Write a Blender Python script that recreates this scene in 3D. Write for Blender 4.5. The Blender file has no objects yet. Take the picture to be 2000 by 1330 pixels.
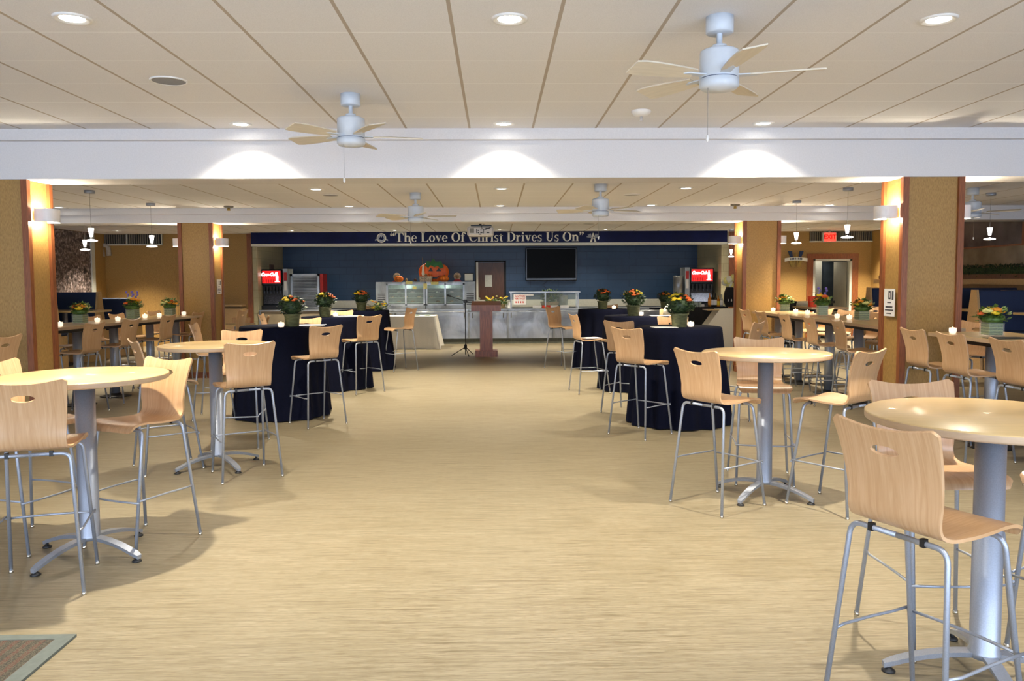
import bpy, math, random
from mathutils import Vector, Matrix
random.seed(7)
PI = math.pi
scn = bpy.context.scene
COL = scn.collection

# ------------------------------------------------------------------ camera, world, exposure
FPX, CX, CY = 1540.0, 1000.0, 643.0
pitch = math.atan(95/1540.); yaw = math.atan(32/1540.); roll = 0.0056
CAMP = Vector((0, 0, 1.6))
cF = Vector((math.sin(yaw)*math.cos(pitch), math.cos(yaw)*math.cos(pitch), -math.sin(pitch)))
r0 = cF.cross(Vector((0, 0, 1))).normalized(); u0 = r0.cross(cF)
cR = r0*math.cos(roll) - u0*math.sin(roll); cU = r0*math.sin(roll) + u0*math.cos(roll)
cam = bpy.data.cameras.new('camera'); camo = bpy.data.objects.new('camera', cam); COL.objects.link(camo)
M = Matrix((( cR.x, cU.x, -cF.x, 0), (cR.y, cU.y, -cF.y, 0), (cR.z, cU.z, -cF.z, 1.6), (0, 0, 0, 1)))
camo.matrix_world = M
cam.sensor_width = 36; cam.sensor_fit = 'HORIZONTAL'; cam.lens = 36*FPX/2000
cam.shift_y = -(665-CY)/2000; cam.clip_start = 0.05; cam.clip_end = 200
scn.camera = camo
scn.view_settings.view_transform = 'Standard'; scn.view_settings.look = 'None'
scn.view_settings.gamma = 1; scn.view_settings.exposure = 0.42
scn.view_settings.use_curve_mapping = False
w = bpy.data.worlds.new('sky'); scn.world = w; w.use_nodes = True
w.node_tree.nodes['Background'].inputs[0].default_value = (0.68, 0.80, 1.0, 1)
w.node_tree.nodes['Background'].inputs[1].default_value = 6.2
DOWN_W, SCONCE_W, PEND_W = 520, 30, 4.0
WARM = (1.0, 0.90, 0.72)

def P2(px, Y, z=1.6):            # X of a point seen in column px at distance Y and height z
    a = cF*(px-CX) - cR*FPX
    return -(a.y*Y + a.z*(z-1.6))/a.x
def ray(px, py): return cF + cR*(px-CX)/FPX - cU*(py-CY)/FPX
def W(px, py, Y):
    v = ray(px, py); return CAMP + v*(Y/v.y)
def G(px, py, z=0.0):
    v = ray(px, py); return CAMP + v*((z-1.6)/v.z)

# ------------------------------------------------------------------ materials
def nt(name):
    m = bpy.data.materials.new(name); m.use_nodes = True
    return m, m.node_tree, m.node_tree.nodes['Principled BSDF']
def mat(name, col, rough=0.5, metal=0.0, emit=None, es=0.0, spec=0.5, trans=0.0, noise=0.0, nscale=30, bump=0.0, stretch=(1,1,1), alpha=1.0, col2=None, coat=0.0, sheen=0.0):
    m, t, b = nt(name)
    b.inputs['Base Color'].default_value = (*col, 1); b.inputs['Roughness'].default_value = rough
    b.inputs['Metallic'].default_value = metal; b.inputs['Specular IOR Level'].default_value = spec
    b.inputs['Transmission Weight'].default_value = trans
    b.inputs['Coat Weight'].default_value = coat
    b.inputs['Sheen Weight'].default_value = sheen
    if alpha < 1: b.inputs['Alpha'].default_value = alpha
    if emit: b.inputs['Emission Color'].default_value = (*emit, 1); b.inputs['Emission Strength'].default_value = es
    if noise or bump or col2:
        tc = t.nodes.new('ShaderNodeTexCoord'); mp = t.nodes.new('ShaderNodeMapping'); n = t.nodes.new('ShaderNodeTexNoise')
        mp.inputs['Scale'].default_value = stretch; n.inputs['Scale'].default_value = nscale; n.inputs['Detail'].default_value = 4
        t.links.new(tc.outputs['Object'], mp.inputs[0]); t.links.new(mp.outputs[0], n.inputs['Vector'])
        c2 = col2 or tuple(c*(1-noise) for c in col); c1 = col if col2 else tuple(min(1, c*(1+noise)) for c in col)
        r = t.nodes.new('ShaderNodeValToRGB'); r.color_ramp.elements[0].position = .35; r.color_ramp.elements[1].position = .65
        r.color_ramp.elements[0].color = (*c2, 1); r.color_ramp.elements[1].color = (*c1, 1)
        t.links.new(n.outputs['Fac'], r.inputs[0]); t.links.new(r.outputs[0], b.inputs['Base Color'])
        if bump:
            bp = t.nodes.new('ShaderNodeBump'); bp.inputs['Strength'].default_value = bump; bp.inputs['Distance'].default_value = .01
            t.links.new(n.outputs['Fac'], bp.inputs['Height']); t.links.new(bp.outputs[0], b.inputs['Normal'])
    return m
def mth(t, op, a, b=None, c=None):
    n = t.nodes.new('ShaderNodeMath'); n.operation = op
    for i, v in enumerate((a, b, c)):
        if v is None: continue
        if isinstance(v, (int, float)): n.inputs[i].default_value = v
        else: t.links.new(v, n.inputs[i])
    return n.outputs[0]
def mixc(t, f, a, b):
    n = t.nodes.new('ShaderNodeMix'); n.data_type = 'RGBA'
    for i, v in ((0, f), (6, a), (7, b)):
        if isinstance(v, (int, float)): n.inputs[i].default_value = v
        elif isinstance(v, tuple): n.inputs[i].default_value = (*v, 1)
        else: t.links.new(v, n.inputs[i])
    return n.outputs[2]
def line_mask(t, coord, off, period, half):   # 1 on a thin line repeated along coord
    f = mth(t, 'FRACT', mth(t, 'DIVIDE', mth(t, 'SUBTRACT', coord, off), period))
    d = mth(t, 'ABSOLUTE', mth(t, 'SUBTRACT', f, .5))
    return mth(t, 'GREATER_THAN', d, .5-half/period)
def xyz(t):
    tc = t.nodes.new('ShaderNodeTexCoord'); s = t.nodes.new('ShaderNodeSeparateXYZ'); t.links.new(tc.outputs['Object'], s.inputs[0])
    return tc.outputs['Object'], s.outputs[0], s.outputs[1], s.outputs[2]
def noise(t, vec, scale, stretch=(1,1,1), detail=4, dist=0.0):
    mp = t.nodes.new('ShaderNodeMapping'); mp.inputs['Scale'].default_value = stretch
    n = t.nodes.new('ShaderNodeTexNoise'); n.inputs['Scale'].default_value = scale; n.inputs['Detail'].default_value = detail
    n.inputs['Distortion'].default_value = dist
    t.links.new(vec, mp.inputs[0]); t.links.new(mp.outputs[0], n.inputs['Vector']); return n.outputs['Fac']
def ramp(t, f, stops):
    r = t.nodes.new('ShaderNodeValToRGB')
    while len(r.color_ramp.elements) < len(stops): r.color_ramp.elements.new(.5)
    for e, (p, c) in zip(r.color_ramp.elements, stops): e.position = p; e.color = (*c, 1)
    t.links.new(f, r.inputs[0]); return r.outputs[0]

def floor_mat():
    m, t, b = nt('oak_vinyl_floor'); v, x, y, z = xyz(t)
    n1 = noise(t, v, 1.0, (3.2, 64, 1), 7, .8); n2 = noise(t, v, 1.0, (.5, 9, 1), 3, 1.0); n3 = noise(t, v, 1.0, (14, 240, 1), 3)
    row = mth(t, 'FLOOR', mth(t, 'DIVIDE', y, .152))
    wn = t.nodes.new('ShaderNodeTexWhiteNoise'); wn.noise_dimensions = '2D'
    sh = mth(t, 'FRACT', mth(t, 'MULTIPLY', row, .377)); col_ = mth(t, 'FLOOR', mth(t, 'DIVIDE', mth(t, 'ADD', x, mth(t, 'MULTIPLY', sh, 1.2)), 1.2))
    cb = t.nodes.new('ShaderNodeCombineXYZ'); t.links.new(row, cb.inputs[0]); t.links.new(col_, cb.inputs[1]); t.links.new(cb.outputs[0], wn.inputs['Vector'])
    base = ramp(t, n1, [(.25, (.12, .096, .056)), (.47, (.25, .212, .14)), (.75, (.34, .295, .21))])
    base = mixc(t, mth(t, 'MULTIPLY', ramp(t, n3, [(.42, (1,1,1)), (.5, (0,0,0))]), .5), base, (.11, .078, .038))
    base = mixc(t, mth(t, 'MULTIPLY', wn.outputs['Value'], .16), base, (.17, .135, .075))
    base = mixc(t, mth(t, 'MULTIPLY', n2, .30), base, (.20, .16, .09))
    t.links.new(base, b.inputs['Base Color'])
    t.links.new(mth(t, 'MULTIPLY_ADD', n3, .16, .30), b.inputs['Roughness'])
    bp = t.nodes.new('ShaderNodeBump'); bp.inputs['Strength'].default_value = .12; bp.inputs['Distance'].default_value = .004
    t.links.new(n3, bp.inputs['Height']); t.links.new(bp.outputs[0], b.inputs['Normal'])
    return m
def ceil_mat():
    m, t, b = nt('ceiling_tile'); v, x, y, z = xyz(t)
    lx = line_mask(t, x, -.239, .61, .011); ly = line_mask(t, y, 4.78, .606, .006)
    sp = noise(t, v, 160, (1,1,1), 2)
    c = ramp(t, sp, [(.3, (.74, .74, .76)), (.6, (.82, .82, .84))])
    c = mixc(t, ly, c, (.93, .94, .96)); c = mixc(t, mth(t, 'MULTIPLY', lx, .75), c, (.34, .26, .17))
    t.links.new(c, b.inputs['Base Color']); b.inputs['Roughness'].default_value = .9
    bp = t.nodes.new('ShaderNodeBump'); bp.inputs['Strength'].default_value = .2; bp.inputs['Distance'].default_value = .003
    t.links.new(sp, bp.inputs['Height']); t.links.new(bp.outputs[0], b.inputs['Normal'])
    return m
def panel_mat(name, c1, c2, horiz=False):
    m, t, b = nt(name); v, x, y, z = xyz(t)
    s = (1.2, 1.2, .12)
    n = noise(t, v, 130, (1, 1, .25), 4); n2 = noise(t, v, 340, (1, 1, .6), 2)
    c = ramp(t, n, [(.3, c2), (.65, c1)]); c = mixc(t, mth(t, 'MULTIPLY', n2, .35), c, c2)
    t.links.new(c, b.inputs['Base Color']); b.inputs['Roughness'].default_value = .5
    return m
def ply_mat():
    m, t, b = nt('beech_plywood'); v, x, y, z = xyz(t)
    n = noise(t, v, 1.0, (75, 4, 4), 5, 1.0); n2 = noise(t, v, 1.0, (300, 9, 9), 3)
    c = ramp(t, n, [(.3, (.49, .285, .135)), (.52, (.56, .345, .18)), (.75, (.63, .41, .235))])
    c = mixc(t, mth(t, 'MULTIPLY', n2, .22), c, (.48, .29, .15))
    t.links.new(c, b.inputs['Base Color']); b.inputs['Roughness'].default_value = .33; b.inputs['Coat Weight'].default_value = .25
    b.inputs['Coat Roughness'].default_value = .25
    return m
def block_mat(name, col, dark):
    m, t, b = nt(name); v, x, y, z = xyz(t)
    lz = line_mask(t, z, 0, .2, .005); 
    row = mth(t, 'MULTIPLY', mth(t, 'MODULO', mth(t, 'FLOOR', mth(t, 'DIVIDE', z, .2)), 2), .2)
    lx = line_mask(t, mth(t, 'ADD', mth(t, 'ADD', x, y), row), 0, .4, .005)
    k = mth(t, 'MAXIMUM', lz, lx); n = noise(t, v, 6, (1,1,1), 4)
    c = mixc(t, mth(t, 'MULTIPLY', n, .4), col, dark); c = mixc(t, mth(t, 'MULTIPLY', k, .7), c, dark)
    t.links.new(c, b.inputs['Base Color']); b.inputs['Roughness'].default_value = .42
    bp = t.nodes.new('ShaderNodeBump'); bp.inputs['Strength'].default_value = .5; bp.inputs['Distance'].default_value = .006
    t.links.new(mth(t, 'SUBTRACT', 1.0, k), bp.inputs['Height']); t.links.new(bp.outputs[0], b.inputs['Normal'])
    return m
def mural_mat():
    m, t, b = nt('crowd_mural'); v, x, y, z = xyz(t)
    n = noise(t, v, 7, (1, 1, 1.3), 6, .8); n2 = noise(t, v, 19, (1, 1, 1), 4, .5)
    c = ramp(t, n2, [(.3, (.025, .02, .02)), (.45, (.14, .10, .085)), (.55, (.30, .24, .22)), (.72, (.62, .52, .50))])
    c = mixc(t, ramp(t, n, [(.35, (1,1,1)), (.6, (0,0,0))]), c, (.03, .022, .022))
    t.links.new(c, b.inputs['Base Color']); b.inputs['Roughness'].default_value = .35
    return m
def steel_mat(name, col=(.52, .54, .56), rough=.34, nsc=1.0):
    m, t, b = nt(name); v, x, y, z = xyz(t)
    n = noise(t, v, nsc, (3, 3, 40), 3); n2 = noise(t, v, 3, (1,1,1), 4)
    b.inputs['Base Color'].default_value = (*col, 1); b.inputs['Metallic'].default_value = .9
    rc = ramp(t, noise(t, v, 2.2, (1, 1, .8), 5, 1.0), [(.3, tuple(c*.5 for c in col)), (.62, col)]); t.links.new(rc, b.inputs['Base Color'])
    t.links.new(mth(t, 'MULTIPLY_ADD', n2, .35, rough-.12), b.inputs['Roughness'])
    bp = t.nodes.new('ShaderNodeBump'); bp.inputs['Strength'].default_value = .35; bp.inputs['Distance'].default_value = .03
    t.links.new(n2, bp.inputs['Height']); t.links.new(bp.outputs[0], b.inputs['Normal'])
    return m
def leafbox_mat():
    m, t, b = nt('rolled_leaf'); v, x, y, z = xyz(t)
    w_ = noise(t, v, 14, (1,1,1), 2)
    k = line_mask(t, mth(t, 'MULTIPLY_ADD', w_, .012, z), .006, .027, .005)
    c = mixc(t, k, (.06, .12, .022), (.24, .32, .10)); t.links.new(c, b.inputs['Base Color']); b.inputs['Roughness'].default_value = .35
    return m
def mat_carpet():
    m, t, b = nt('mat_weave'); v, x, y, z = xyz(t)
    k = line_mask(t, mth(t, 'ADD', x, mth(t, 'MULTIPLY', noise(t, v, 9, (1,1,1)), .02)), 0, .055, .012); n = noise(t, v, 240, (1,1,1), 2)
    c = mixc(t, k, (.035, .03, .022), (.08, .03, .02)); c = mixc(t, ramp(t, n, [(.45, (0,0,0)), (.6, (1,1,1))]), c, (.10, .09, .06))
    t.links.new(c, b.inputs['Base Color']); b.inputs['Roughness'].default_value = .95
    return m

MT = dict(
 floor=floor_mat(), ceil=ceil_mat(), ply=ply_mat(),
 white=mat('ceiling_white_paint', (.72, .71, .72), .6, noise=.03, nscale=80),
 panel=panel_mat('woven_wood_panel', (.46, .275, .085), (.29, .165, .045)),
 trim=mat('mahogany_trim', (.24, .075, .025), .38, noise=.2, nscale=30, stretch=(3,3,.3)),
 blue=block_mat('blue_painted_block', (.022, .062, .14), (.008, .022, .055)),
 beige=block_mat('cream_painted_block', (.46, .42, .26), (.27, .24, .13)),
 navy=mat('navy_fascia_paint', (.003, .007, .06), .5, spec=.2, noise=.15, nscale=4),
 cream=mat('cream_letter_paint', (.92, .90, .78), .5, noise=.03),
 strip=mat('pale_metal_strip', (.62, .62, .54), .35, noise=.05),
 silver=mat('silver_painted_steel', (.38, .42, .50), .42, .6, noise=.06, nscale=200, spec=.6),
 black=mat('black_rubber', (.012, .012, .013), .45, noise=.1),
 blackgloss=mat('black_gloss_plastic', (.004, .004, .005), .2, noise=.1), screen=mat('dark_screen', (.003, .003, .003), .35, spec=.06, noise=.1),
 chrome=mat('chrome', (.7, .68, .62), .2, 1.0),
 top=mat('maple_laminate', (.58, .41, .19), .30, noise=.05, nscale=8, stretch=(1, 9, 1), coat=.2),
 edge=mat('maple_edge', (.50, .36, .23), .4, noise=.05, nscale=20, stretch=(1,1,6)),
 cloth=mat('navy_tablecloth', (.002, .003, .012), .95, noise=.15, nscale=60, spec=.15),
 linen=mat('cream_linen', (.74, .71, .64), .8, noise=.05, nscale=90),
 lens=mat('lamp_lens', (1, 1, 1), .4, emit=(1, .96, .86), es=14),
 ring=mat('lamp_trim_white', (.8, .79, .76), .35, noise=.02),
 shade=mat('sconce_shade', (.82, .80, .80), .5, noise=.02),
 fanw=mat('fan_white', (.62, .68, .75), .35, noise=.02),
 blade=mat('fan_blade_maple', (.68, .62, .50), .45, noise=.05, nscale=6, stretch=(1, 8, 1)),
 speaker=mat('speaker_grille', (.27, .28, .30), .7, noise=.1, nscale=300),
 steel=steel_mat('brushed_stainless'), steel2=steel_mat('dull_stainless', (.46, .47, .45), .4),
 glass=mat('clear_glass', (.95, 1, .98), .03, trans=1.0, spec=.5), 
 pane=mat('case_glass', (.80, .95, .88), .08, alpha=.12, spec=.4), vglass=mat('vase_glass', (.9, .92, .88), .05, alpha=.10),
 shelfl=mat('case_shelf_glass', (.45, .60, .52), .2, noise=.1),
 caseint=mat('case_interior', (.16, .21, .19), .4, noise=.3, nscale=8),
 note=mat('yellow_paper', (.70, .62, .22), .7, noise=.08), paper=mat('white_paper', (.78, .76, .74), .7, noise=.03),
 ink=mat('printed_ink', (.06, .06, .07), .6, noise=.1), redink=mat('red_ink', (.50, .03, .02), .5, noise=.1),
 orange=mat('orange_paint', (.80, .13, .012), .45, noise=.1, nscale=10), orangel=mat('orange_tissue', (.90, .22, .02), .6, noise=.12, nscale=40),
 greenp=mat('green_felt', (.02, .13, .04), .7, noise=.2, nscale=12), redf=mat('red_felt', (.45, .02, .02), .6, noise=.1),
 doily=mat('tan_doily', (.50, .40, .28), .7, noise=.4, nscale=30),
 podium=mat('cherry_veneer', (.33, .095, .035), .33, noise=.28, nscale=9, stretch=(6, 6, .5)),
 doorw=mat('brown_door', (.10, .038, .014), .4, noise=.2, nscale=9, stretch=(6, 6, .5)),
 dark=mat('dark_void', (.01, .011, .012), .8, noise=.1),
 redlit=mat('lit_red_panel', (.8, .01, .01), .4, emit=(1, .008, .008), es=.8), whitelit=mat('lit_white_script', (1, 1, 1), .4, emit=(1, .93, .90), es=2.6),
 valvechrome=mat('valve_chrome', (.10, .12, .18), .4, .8, noise=.3, nscale=40),  # dark bluish chrome, no emission
 exitlit=mat('exit_red_glow', (1, .05, .03), .4, emit=(1, .035, .02), es=2.4), exitd=mat('exit_letter', (.30, .0, .0), .4, emit=(1, .0, .0), es=.35),
 booth=mat('navy_vinyl', (.012, .028, .085), .55, noise=.25, nscale=120), oak=panel_mat('light_wood_panel', (.56, .38, .19), (.44, .28, .12)),
 mural=mural_mat(), mat=mat_carpet(), grey=mat('grey_edging', (.10, .12, .11), .6, noise=.1), greyd=mat('louvre_grey', (.19, .17, .13), .5, noise=.1),
 duct=mat('grey_duct', (.42, .38, .32), .5, noise=.1), hedge=mat('artificial_hedge', (.025, .05, .012), .8, noise=.7, nscale=60),
 leaf=mat('dark_leaf', (.028, .055, .016), .6, noise=.5, nscale=40), leafl=mat('bright_leaf', (.09, .17, .03), .55, noise=.4, nscale=40),
 yel=mat('yellow_petal', (.82, .58, .02), .6, noise=.12, nscale=90), ora=mat('rust_petal', (.66, .11, .015), .6, noise=.2, nscale=90),
 pale=mat('pale_yellow_petal', (.80, .74, .26), .6, noise=.1, nscale=90), vio=mat('violet_petal', (.17, .13, .50), .6, noise=.2, nscale=90),
 amb=mat('amber_petal', (.85, .32, .02), .6, noise=.15, nscale=90),
 pot=mat('mossy_pot', (.13, .135, .055), .6, noise=.35, nscale=14, stretch=(1,1,4)), leafbox=leafbox_mat(),
 votive=mat('frosted_votive_glow', (.95, .85, .75), .45, spec=.5, emit=(1, .80, .60), es=.75), flame=mat('candle_flame', (1, .8, .4), .5, emit=(1, .75, .35), es=14),  # candlelight through the frosted cup is painted in as emission
 pend=mat('pendant_lit_glass', (1, 1, 1), .3, emit=(1, .93, .86), es=2.4), wire=mat('thin_wire', (.25, .24, .23), .5, noise=.1),
 beigeb=mat('beige_plastic', (.58, .54, .50), .45, noise=.04), wicker=mat('wicker', (.30, .20, .09), .7, noise=.4, nscale=60),
 amber=mat('amber_liquor', (.55, .16, .015), .15, noise=.1), bottle=mat('dark_bottle', (.018, .02, .012), .12, noise=.1),
 glassw=mat('pale_glassware', (.55, .62, .58), .1, alpha=.55, noise=.1), wfabric=mat('white_fabric', (.80, .78, .66), .8, noise=.05),
 blackf=mat('black_fabric', (.008, .008, .009), .9, noise=.2), redbag=mat('red_bag', (.75, .055, .02), .6, noise=.1),
 doorg=mat('grey_door', (.33, .31, .25), .5, noise=.05, nscale=5), hall=mat('hall_wall', (.04, .055, .07), .6, noise=.2, nscale=3), tan=mat('tan_counter_front', (.27, .22, .145), .5, noise=.12, nscale=5),
 gold=mat('gold_metal', (.45, .30, .08), .4, .6, noise=.1), wblue=mat('wing_navy', (.02, .04, .10), .4, noise=.1), photo=mat('dim_photo_panel', (.085, .075, .085), .22, noise=.35, nscale=2),
 photo2=mat('tan_photo_panel', (.21, .165, .105), .25, noise=.25, nscale=2), kickboard=mat('toe_kick', (.10, .105, .08), .6, noise=.1),  # last one is the dark grey of the counter kickboards
 wreath=mat('emblem_silver', (.42, .45, .52), .4, noise=.2, nscale=60),
)

# ------------------------------------------------------------------ mesh builder
class MB:
    def __init__(s): s.v = []; s.f = []; s.sm = []; s.mi = []
    def add(s, vs, fs, smooth=False, mi=0):
        o = len(s.v); s.v += [tuple(p) for p in vs]
        for f in fs: s.f.append(tuple(i+o for i in f)); s.sm.append(smooth); s.mi.append(mi)
        return s
    def box(s, x0, y0, z0, x1, y1, z1, mi=0):
        v = [(x0,y0,z0),(x1,y0,z0),(x1,y1,z0),(x0,y1,z0),(x0,y0,z1),(x1,y0,z1),(x1,y1,z1),(x0,y1,z1)]
        return s.add(v, [(0,3,2,1),(4,5,6,7),(0,1,5,4),(1,2,6,5),(2,3,7,6),(3,0,4,7)], mi=mi)
    def bbox(s, x0, y0, z0, x1, y1, z1, b=.01, mi=0):   # box with chamfered edges
        cx_, cy_, cz_ = (x0+x1)/2, (y0+y1)/2, (z0+z1)/2
        v = []; idx = {}
        for sx in (-1, 1):
            for sy in (-1, 1):
                for sz in (-1, 1):
                    hx, hy, hz = (x1-x0)/2, (y1-y0)/2, (z1-z0)/2
                    for k in range(3):
                        d = [hx-b, hy-b, hz-b]; d[k] += b
                        idx[(sx, sy, sz, k)] = len(v); v.append((cx_+sx*d[0], cy_+sy*d[1], cz_+sz*d[2]))
        f = []
        for k in range(3):
            a, c = [i for i in range(3) if i != k]
            for sg in (-1, 1):
                q = []
                for (p, r) in ((-1,-1),(1,-1),(1,1),(-1,1)):
                    t = [0,0,0]; t[k] = sg; t[a] = p; t[c] = r; q.append(idx[(*t, k)])
                f.append(q)
        for k in range(3):
            a, c = [i for i in range(3) if i != k]
            for p in (-1, 1):
                for r in (-1, 1):
                    t0 = [0,0,0]; t0[a] = p; t0[c] = r; t1 = list(t0); t0[k] = -1; t1[k] = 1
                    f.append([idx[(*t0, a)], idx[(*t1, a)], idx[(*t1, c)], idx[(*t0, c)]])
        for sx in (-1, 1):
            for sy in (-1, 1):
                for sz in (-1, 1): f.append([idx[(sx,sy,sz,0)], idx[(sx,sy,sz,1)], idx[(sx,sy,sz,2)]])
        return s.add(v, f, mi=mi)
    def lathe(s, prof, n=24, cx=0, cy=0, cz=0, smooth=True, axis='z', mi=0, sc=(1,1)):
        vs = []; fs = []; m = len(prof)
        for i in range(n):
            a = 2*PI*i/n
            for r, z in prof:
                p = (r*math.cos(a)*sc[0], r*math.sin(a)*sc[1], z)
                if axis == 'y': p = (p[0], p[2], p[1])
                if axis == 'x': p = (p[2], p[0], p[1])
                vs.append((p[0]+cx, p[1]+cy, p[2]+cz))
        for i in range(n):
            j = (i+1) % n
            for k in range(m-1):
                q = [i*m+k, j*m+k, j*m+k+1, i*m+k+1]
                if prof[k][0] == 0: q = [i*m+k, j*m+k+1, i*m+k+1]
                elif prof[k+1][0] == 0: q = [i*m+k, j*m+k, i*m+k+1]
                fs.append(q)
        return s.add(vs, fs, smooth, mi)
    def cyl(s, x, y, z0, z1, r, n=20, r2=None, smooth=True, mi=0):
        r2 = r if r2 is None else r2; e = min(.003, abs(z1-z0)*.2, r*.3)
        return s.lathe([(0, z0), (r-e, z0), (r, z0+e), (r2, z1-e), (max(0, r2-e), z1), (0, z1)], n, x, y, 0, smooth, mi=mi)
    def tube(s, pts, r, n=10, mi=0):
        pts = [Vector(p) for p in pts]; vs = []; fs = []
        t0 = (pts[1]-pts[0]).normalized(); up = Vector((0,0,1)) if abs(t0.z) < .9 else Vector((1,0,0))
        a = t0.cross(up).normalized()
        for i, p in enumerate(pts):
            t = (pts[min(i+1, len(pts)-1)]-pts[max(i-1, 0)]).normalized()
            a = (a - t*a.dot(t)).normalized(); b = t.cross(a); rr = r[i] if isinstance(r, (list, tuple)) else r
            for k in range(n):
                q = 2*PI*k/n; vs.append(p + a*rr*math.cos(q) + b*rr*math.sin(q))
        for i in range(len(pts)-1):
            for k in range(n): fs.append([i*n+k, i*n+(k+1) % n, (i+1)*n+(k+1) % n, (i+1)*n+k])
        s.add(vs, fs, True, mi)
        L = len(vs); o = len(s.v)-L
        s.f.append(tuple(o+k for k in range(n))[::-1]); s.sm.append(False); s.mi.append(mi)
        s.f.append(tuple(o+L-n+k for k in range(n))); s.sm.append(False); s.mi.append(mi)
        return s
    def prism(s, poly, d0, d1, plane='xz', mi=0):        # extrude a 2D polygon
        def P(a, b, d): return {'xz': (a, d, b), 'xy': (a, b, d), 'yz': (d, a, b)}[plane]
        n = len(poly); v = [P(a, b, d0) for a, b in poly] + [P(a, b, d1) for a, b in poly]
        f = [tuple(range(n)), tuple(range(2*n-1, n-1, -1))] + [(i, i+n, (i+1) % n+n, (i+1) % n) for i in range(n)]
        return s.add(v, f, mi=mi)
    def quadstrip(s, A, B, d0, d1, plane='xz'):          # A,B polylines of equal length, as short prisms
        for i in range(len(A)-1): s.prism([A[i], A[i+1], B[i+1], B[i]], d0, d1, plane)
        return s
    def mesh(s, name, mats):
        me = bpy.data.meshes.new(name); me.from_pydata(s.v, [], s.f)
        for m in mats: me.materials.append(m)
        me.polygons.foreach_set('use_smooth', s.sm); me.polygons.foreach_set('material_index', s.mi); me.update(); return me
    def obj(s, name, m, parent=None, loc=None, kind=None):
        ms = m if isinstance(m, (list, tuple)) else [m]
        ms = [MT[k] if isinstance(k, str) else k for k in ms]
        import bmesh
        me = s.mesh(name, ms)
        bm = bmesh.new(); bm.from_mesh(me); bmesh.ops.recalc_face_normals(bm, faces=bm.faces); bm.to_mesh(me); bm.free()
        o = bpy.data.objects.new(name, me); COL.objects.link(o)
        if parent: o.parent = parent
        if loc: o.location = loc
        if kind: o['kind'] = kind
        return o
def tag(o, label, cat, group=None, kind=None):
    o['label'] = label; o['category'] = cat
    if group: o['group'] = group
    if kind: o['kind'] = kind
    return o
def thing(name, label, cat, loc=(0,0,0), rz=0, group=None):
    o = bpy.data.objects.new(name, None); o.empty_display_size = .1; COL.objects.link(o); o.location = loc; o.rotation_euler = (0, 0, rz)
    return tag(o, label, cat, group)
KIDS = {}
def dup(o, parent=None):
    c = o.copy(); COL.objects.link(c)
    if parent: c.parent = parent
    for ch in o.children: dup(ch, c)
    return c
class Kit:        # first placement uses the prototype itself, later ones are copies
    def __init__(s, proto): s.p = proto; s.used = False
    def place(s, loc, rz, label, group=None):
        o = s.p if not s.used else dup(s.p)
        s.used = True; o.location = loc; o.rotation_euler = (0, 0, rz); o['label'] = label
        if group: o['group'] = group
        return o
def struct(name, mb, m, label=None): 
    o = mb.obj(name, m); o['kind'] = 'structure'
    if label: o['label'] = label
    return o
def arc(cx_, cy_, rx, ry, a0, a1, n=14):
    return [(cx_+rx*math.cos(math.radians(a0+(a1-a0)*i/n)), cy_+ry*math.sin(math.radians(a0+(a1-a0)*i/n))) for i in range(n+1)]
def text(name, body, size, m, parent=None, loc=(0,0,0), rot=(PI/2, 0, 0), depth=.003, shear=0, bold=0, align='CENTER', sx=1.0):
    cu = bpy.data.curves.new(name, 'FONT'); cu.body = body; cu.size = size; cu.extrude = depth; cu.shear = shear; cu.offset = bold; cu.align_x = align; cu.align_y = 'CENTER'
    cu.resolution_u = 3
    tmp = bpy.data.objects.new(name, cu); COL.objects.link(tmp)
    dg = bpy.context.evaluated_depsgraph_get(); me = bpy.data.meshes.new_from_object(tmp.evaluated_get(dg)); me.materials.clear(); me.materials.append(MT[m])
    bpy.data.objects.remove(tmp); o = bpy.data.objects.new(name, me); COL.objects.link(o)
    if parent: o.parent = parent
    o.location = loc; o.rotation_euler = rot; o.scale = (sx, 1, 1); return o
def spot(name, loc, rot, watts, size, blend=.5, r=.05, col=WARM, parent=None):
    l = bpy.data.lights.new(name, 'SPOT'); l.energy = watts; l.spot_size = math.radians(size); l.spot_blend = blend; l.shadow_soft_size = r; l.color = col
    o = bpy.data.objects.new(name, l); COL.objects.link(o); o.location = loc; o.rotation_euler = rot
    if parent: o.parent = parent
    return o
def point(name, loc, watts, r=.03, col=WARM, parent=None):
    l = bpy.data.lights.new(name, 'POINT'); l.energy = watts; l.shadow_soft_size = r; l.color = col
    o = bpy.data.objects.new(name, l); COL.objects.link(o); o.location = loc
    if parent: o.parent = parent
    return o

# ------------------------------------------------------------------ the room
XL, XR, YB, YF = -9.75, 9.6, -2.6, 20.0        # side walls, wall behind the camera, far wall
FX0, FX1, YK = -5.97, 5.75, 22.4               # kitchen opening and its back wall
struct('floor', MB().box(XL-.1, YB-.1, -.1, XR+.1, YK+2.8, 0), 'floor')
struct('ceiling', MB().box(XL-.1, YB-.1, 3.07, XR+.1, 7.72, 3.17), 'ceil')
struct('ceiling_middle', MB().box(XL-.1, 8.25, 2.81, XR+.1, 13.1, 2.91), 'ceil')
struct('ceiling_far', MB().box(XL-.1, 13.7, 2.81, XR+.1, YF+.02, 2.91), 'ceil')
struct('ceiling_kitchen', MB().box(FX0-.1, YF+.02, 2.81, FX1+.1, YK, 2.91), 'white')
struct('ceiling_beam_near', MB().box(XL-.1, 7.72, 2.965, XR+.1, 7.83, 3.17).box(XL-.1, 7.80, 2.605, XR+.1, 8.25, 3.17), 'white')
struct('ceiling_beam_far', MB().box(XL-.1, 13.1, 2.71, XR+.1, 13.25, 2.95).box(XL-.1, 13.2, 2.58, XR+.1, 13.7, 2.95), 'white')
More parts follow.
